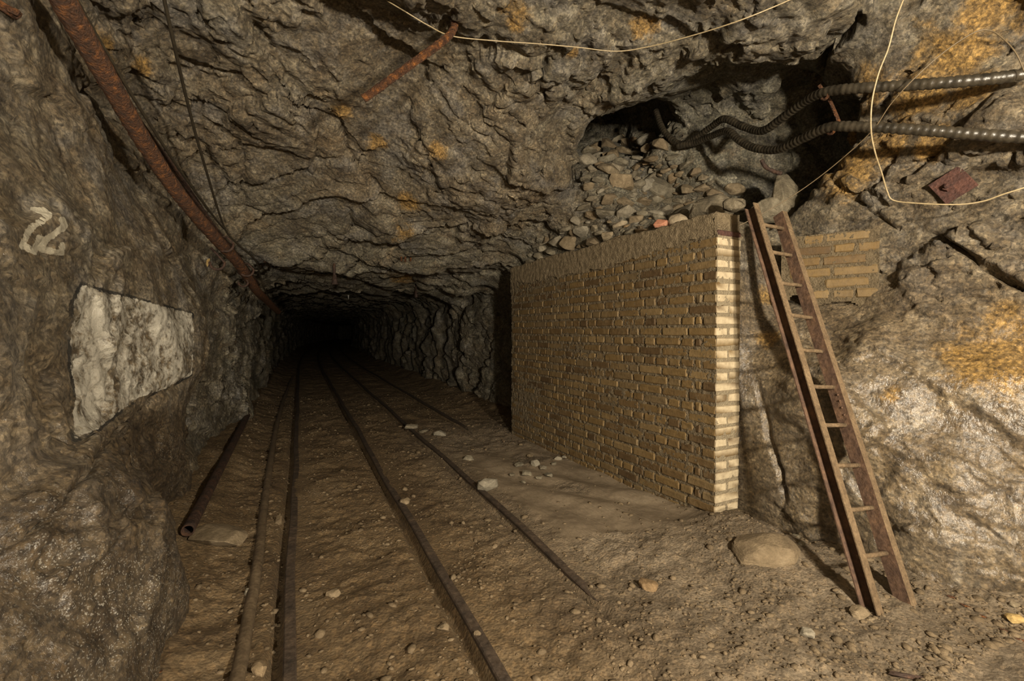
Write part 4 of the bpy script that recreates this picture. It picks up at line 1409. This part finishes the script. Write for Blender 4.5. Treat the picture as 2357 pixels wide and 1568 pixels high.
stone('stone', 1976, 1402, 48, 42, 'brown_stone', 'rounded stone in front of the ladder foot', 18, sink=0.25, n=34)
stone('stone', 2004, 1423, 22, 18, 'brown_stone', 'small stone touching the rounded one before the ladder foot', 19)
stone('stone', 2336, 1420, 40, 28, 'ochre_stone', 'yellow oval stone at the right edge of the floor', 20, sink=0.2, n=40)
stone('stone', 2334, 1388, 28, 20, 'stone', 'grey pebble behind the yellow oval stone', 21)
stone('stone', 1858, 1452, 40, 28, 'pale_stone', 'pale flat stone in the gravel left of the ladder foot', 22)
stone('stone', 768, 1356, 42, 34, 'brown_stone', 'brown stone half buried between the two left rails', 23, sink=0.4)
stone('stone', 598, 1528, 46, 46, 'brown_stone', 'squarish stone between hose and leftmost rail at the bottom edge', 24, sink=0.3)
stone('stone', 642, 1192, 22, 34, 'brown_stone', 'upright stone wedged between hose and leftmost rail', 25, sink=0.2)
stone('stone', 1020, 1440, 34, 26, 'brown_stone', 'brown stone beside the second rail near the bottom', 26, sink=0.3)
stone('stone', 1098, 1453, 24, 26, 'brown_stone', 'small upright stone right of the second rail near the bottom', 27)
stone('stone', 932, 1150, 30, 22, 'brown_stone', 'stone just right of the second rail, halfway along', 28)
stone('stone', 1044, 1325, 18, 22, 'brown_stone', 'small orange-brown stone alone between second and third rail', 29)
stone('stone', 572, 1358, 30, 22, 'pale_stone', 'pale stone left of the muddy hose', 30)
stone('stone', 1232, 1062, 26, 22, 'pale_stone', 'upright pale stone in the heap at the foot of the brick wall', 31)
for i, (u, v, w_) in enumerate([(1195, 1068, 26), (1212, 1088, 30), (1250, 1075, 22), (1240, 1098, 20), (1178, 1092, 18), (1262, 1092, 24), (1220, 1048, 20), (1205, 1108, 16), (1275, 1066, 16)]):
    stone('stone', u, v, w_, w_ * 0.6, 'stone', 'small broken stone in the heap on the mud at the foot of the brick wall', 40 + i, 'broken stones heaped on the mud by the brick wall', sink=0.15)
for i, (u, v, w_) in enumerate([(1285, 1054, 22), (1300, 1050, 16)]):
    stone('stone', u, v, w_, w_ * 0.6, 'pale_stone', 'small pale stone touching the base of the brick wall', 60 + i, 'pale stones against the wall base')
# rust flakes and a scrap of timber
for i, (u, v, w_) in enumerate([(2190, 1376, 20), (2222, 1396, 26), (2262, 1420, 18), (2310, 1453, 18), (2348, 1474, 26)]):
    p = on_floor(u, v)
    o = obj('rust_flake', stone_mesh('rust_flake', w_ * depth_of(p) / F, 0.025, 0.008, 'rust', 80 + i, 14))
    o.location = (p.x, p.y, p.z + 0.004); o.rotation_euler = (0.1, 0.05, -0.9 - YAW)
    tag(o, 'orange rust flake on the gravel in the lower right', 'scrap', 'orange rust flakes in the lower right')
p = on_floor(2085, 1560)
o = obj('timber_scrap', stone_mesh('timber_scrap', 0.15, 0.035, 0.02, 'dark_rust', 91, 20))
o.location = (p.x, p.y, p.z + 0.006); o.rotation_euler = (0, 0.05, -YAW - 0.15)
tag(o, 'dark splintered scrap of timber at the bottom edge on the right', 'scrap')
p = on_floor(362, 1552)
o = obj('rust_flake', stone_mesh('rust_flake', 0.05, 0.03, 0.012, 'rust', 95, 14)); o.location = (p.x, p.y, p.z + 0.006)
tag(o, 'bright orange rust flake at the bottom left by the wall foot', 'scrap')

# ------------------------------------------------------------------ rubble in the raise above the wall
def on_rubble(u, v):
    h, n_ = hit(u, v)
    return h
def rub_stone(u, v, wpx, hpx_, mat, label, seed, group=None, dp=0.9, n=20, tilt=0.45, sink=0.3, base=None):
    p = on_rubble(u, v) if base is None else on_z(u, v + hpx_ * 0.5, base)
    z = depth_of(p)
    r = random.Random(seed)
    sx, sz = wpx * z / F, hpx_ * z / F
    o = obj('rubble_stone' if group else 'boulder', stone_mesh('rubble_stone' if group else 'boulder', sx, sx * dp, sz, mat, seed, n))
    o.location = p + Vector((0, 0, sz * (0.5 - sink)))
    o.rotation_euler = (r.uniform(-tilt, tilt), r.uniform(-tilt, tilt), -YAW + r.uniform(-.6, .6))
    return tag(o, label, 'stone', group)
rub_stone(1640, 482, 128, 84, 'stone', 'biggest grey boulder resting on the concrete cap near the wall corner', 137, dp=0.8, n=60, tilt=0.1, sink=0.05, base=2.09)
rub_stone(1560, 508, 54, 40, 'pale_stone', 'small blue-grey boulder left of the biggest one on the cap', 142, dp=0.8, n=40, tilt=0.1, sink=0.05, base=2.09)
rub_stone(1520, 515, 50, 26, 'red_stone', 'reddish stone on the cap left of the blue-grey boulder', 103, dp=0.7, tilt=0.1, sink=0.05, base=2.09)
rub_stone(1530, 452, 130, 60, 'stone', 'long weathered slab in the middle of the rubble', 104, dp=0.6, n=34, tilt=0.25)
rub_stone(1490, 438, 44, 44, 'pale_stone', 'blocky pale stone on top of the long slab', 105, dp=0.7, n=26, tilt=0.15)
rub_stone(1690, 470, 60, 40, 'stone', 'grey block beside the ladder top', 106, dp=0.8, n=40, tilt=0.2, sink=0.05, base=2.10)
rub_stone(1808, 408, 105, 150, 'stone', 'tall layered slab standing at the right side of the raise', 107, dp=0.45, n=44, tilt=0.3, sink=0.3, base=2.26)
rub_stone(1772, 462, 95, 60, 'stone', 'flat slab under the tall layered one', 108, dp=0.8, n=44, tilt=0.2, sink=0.4, base=2.22)
RUBR = [(1200, 606), (1340, 500), (1350, 430), (1345, 345), (1420, 320), (1520, 330), (1600, 400), (1700, 440), (1720, 480), (1640, 500), (1500, 540), (1300, 590), (1220, 612)]
cand = []
rr = random.Random(55)
grid = 13
for gu in range(1190, 1740, grid):
    for gv in range(300, 620, int(grid * 0.72)):
        u, v = gu + rr.uniform(-9, 9), gv + rr.uniform(-6, 6)
        if poly_sd(np.array([u]), np.array([v]), RUBR)[0] < 0:
            cand.append((u, v))
rr.shuffle(cand)
placed = []
for ob in list(COL.objects):
    if ob.name.startswith('boulder') and ob.location.z > 1.5:
        placed.append((ob.location.copy(), 0.5 * min(ob.dimensions.x, ob.dimensions.y)))
count = 0
for big, sizes in ((True, (44, 52, 62, 74)), (False, (28, 34, 40)), (False, (16, 19, 23))):
    for u, v in cand:
        w_ = rr.choice(sizes) * rr.uniform(0.85, 1.15) * (0.8 if v < 420 else 1.0)
        p = on_rubble(u, v)
        rad = 0.5 * w_ * depth_of(p) / F
        if any((p - q).length < 0.60 * (rad + rq) for q, rq in placed):
            continue
        placed.append((p, rad))
        mt = rr.choice(['stone', 'stone', 'stone', 'brown_stone', 'brown_stone', 'pale_stone'])
        cw = {'stone': 'dark grey', 'brown_stone': 'muddy brown', 'pale_stone': 'pale grey'}[mt]
        sw = 'large' if sizes[0] > 40 else 'middling' if sizes[0] > 20 else 'small'
        where = 'far up the rubble slope inside the raise' if v < 420 else 'low in the rubble heap just behind the wall cap' if v > 505 else 'midway up the rubble heap above the brick wall'
        lb = '%s %s broken stone %s' % (sw, cw, where)
        rub_stone(u, v, w_, w_ * rr.uniform(0.34, 0.62), mt, lb, 1000 + count, lb.replace(' stone ', ' stones '), dp=rr.uniform(0.65, 1.0), n=18, sink=0.35)
        count += 1
        if count >= 290: break
print('rubble', count)
# curved scrap of rusty pipe in the raise
sp = [at(1752, 368, 3.55), at(1762, 384, 3.55), at(1780, 394, 3.53), at(1800, 400, 3.5)]
tag(tube('pipe_scrap', catmull(sp, 5), 0.014, 'dark_rust', 8, None, rough=0.15), 'curved red-brown rusty pipe scrap on the slabs in the raise', 'scrap')

# ------------------------------------------------------------------ fittings in the drift ceiling
def hanger(u, v0, v1, label, r=0.02, group='hanger bolts in the drift ceiling'):
    p, n_ = hit(u, v0)
    z = depth_of(p)
    L = (v1 - v0) * z / F
    e = empty('hanger_bolt', p); tag(e, label, 'bolt', group)
    tube('shank', [Vector((0, 0, 0.05)), Vector((0.005, 0, -L * 0.6))], r * 0.55, 'dark_rust', 8, e, rough=0.1)
    tube('socket', [Vector((0.005, 0, -L * 0.5)), Vector((0.006, 0, -L * 0.8)), Vector((0.008, 0, -L))], [r * 0.7, r, r * 1.4], 'dark_rust', 10, e, rough=0.1)
    return e
hanger(769, 610, 655, 'rusty hanger bolt in the middle of the drift ceiling', 0.030)
hanger(957, 655, 685, 'rusty hanger bolt right of the middle of the drift ceiling', 0.024)
for i, u in enumerate((924, 933, 945)):
    p, n_ = hit(u, 592)
    tag(tube('ceiling_stud', [p + Vector((0, 0, 0.03)), p + Vector((0, 0, -0.05 - 0.01 * (i % 2)))], 0.013, 'rust', 8, None, rough=0.1), 'short brassy stud in the row of three in the ceiling', 'bolt', 'row of three brassy studs in the ceiling')
p, n_ = hit(802, 680)
tag(tube('dripstone', [p + Vector((0, 0, 0.02)), p + Vector((0, 0, -0.05)), p + Vector((0, 0, -0.10))], [0.022, 0.012, 0.004], 'drip', 8, None, rough=0.1), 'tiny white dripstone hanging from the drift ceiling', 'dripstone')
p, n_ = hit(610, 602)
tag(obj('ceiling_bolt', stone_mesh('ceiling_bolt', 0.05, 0.05, 0.04, 'dark_rust', 131, 24)), 'round rusty bolt head in the ceiling right of the cables', 'bolt').location = p

# ------------------------------------------------------------------ gravel
def gravel(n, seed):
    r = np.random.default_rng(seed)
    ico = bmesh.new(); bmesh.ops.create_icosphere(ico, subdivisions=1, radius=1.0)
    base = np.array([v.co[:] for v in ico.verts]); tri = np.array([[v.index for v in f.verts] for f in ico.faces]); ico.free()
    # density per square metre falls with distance
    y = 0.9 + r.random(n * 3) ** 1.7 * 9.0
    x = -0.75 + r.random(n * 3) * 4.1
    P = np.stack([x, y, np.zeros_like(x)], 1)
    dens = 0.35 + 0.65 * sm(perlin(P, 1.7, 601), -0.2, 0.3)
    dens *= 1 - 0.85 * sm(x, 1.36, 1.55) * (1 - sm(x, 2.4, 2.5)) * sm(y, 2.1, 2.5) * (1 - sm(y, 4.3, 5))
    dens = np.where((x > 2.5) & (y > 2.25) & (y < 5.4), 0, dens)
    for rx in (-0.05, 0.67):
        dens = np.where(np.abs(x - rx) < 0.045, 0.0, dens)
    dens = np.where((x > 1.3) & (y < 2.3), dens * 1.4, dens)
    k = np.nonzero(r.random(len(x)) < dens)[0][:n]
    x, y = x[k], y[k]
    n = len(k)
    h, _ = floor_h(x, y)
    s = 0.0032 + 0.009 * r.random(n) ** 3 + 0.020 * r.random(n) ** 22
    sc = np.stack([s * r.uniform(0.9, 1.7, n), s * r.uniform(0.7, 1.2, n), s * r.uniform(0.4, 0.8, n)], 1)
    an = r.uniform(0, 6.28, n)
    ca, sa = np.cos(an), np.sin(an)
    jit = 1 + r.uniform(-0.28, 0.18, (n, len(base)))
    B = base[None] * jit[:, :, None] * sc[:, None, :]
    X = B[:, :, 0] * ca[:, None] - B[:, :, 1] * sa[:, None] + x[:, None]
    Y = B[:, :, 0] * sa[:, None] + B[:, :, 1] * ca[:, None] + y[:, None]
    Z = B[:, :, 2] + (h + sc[:, 2] * 0.05)[:, None]
    V = np.stack([X, Y, Z], 2).reshape(-1, 3)
    Ft = (tri[None] + (np.arange(n) * len(base))[:, None, None]).reshape(-1, 3)
    me = mesh_np('gravel', V, Ft, 'gravel', False, True)
    return tag(obj('gravel', me), 'loose brown gravel scattered over the mine floor', 'gravel', kind='stuff')
gravel(13000, 9)
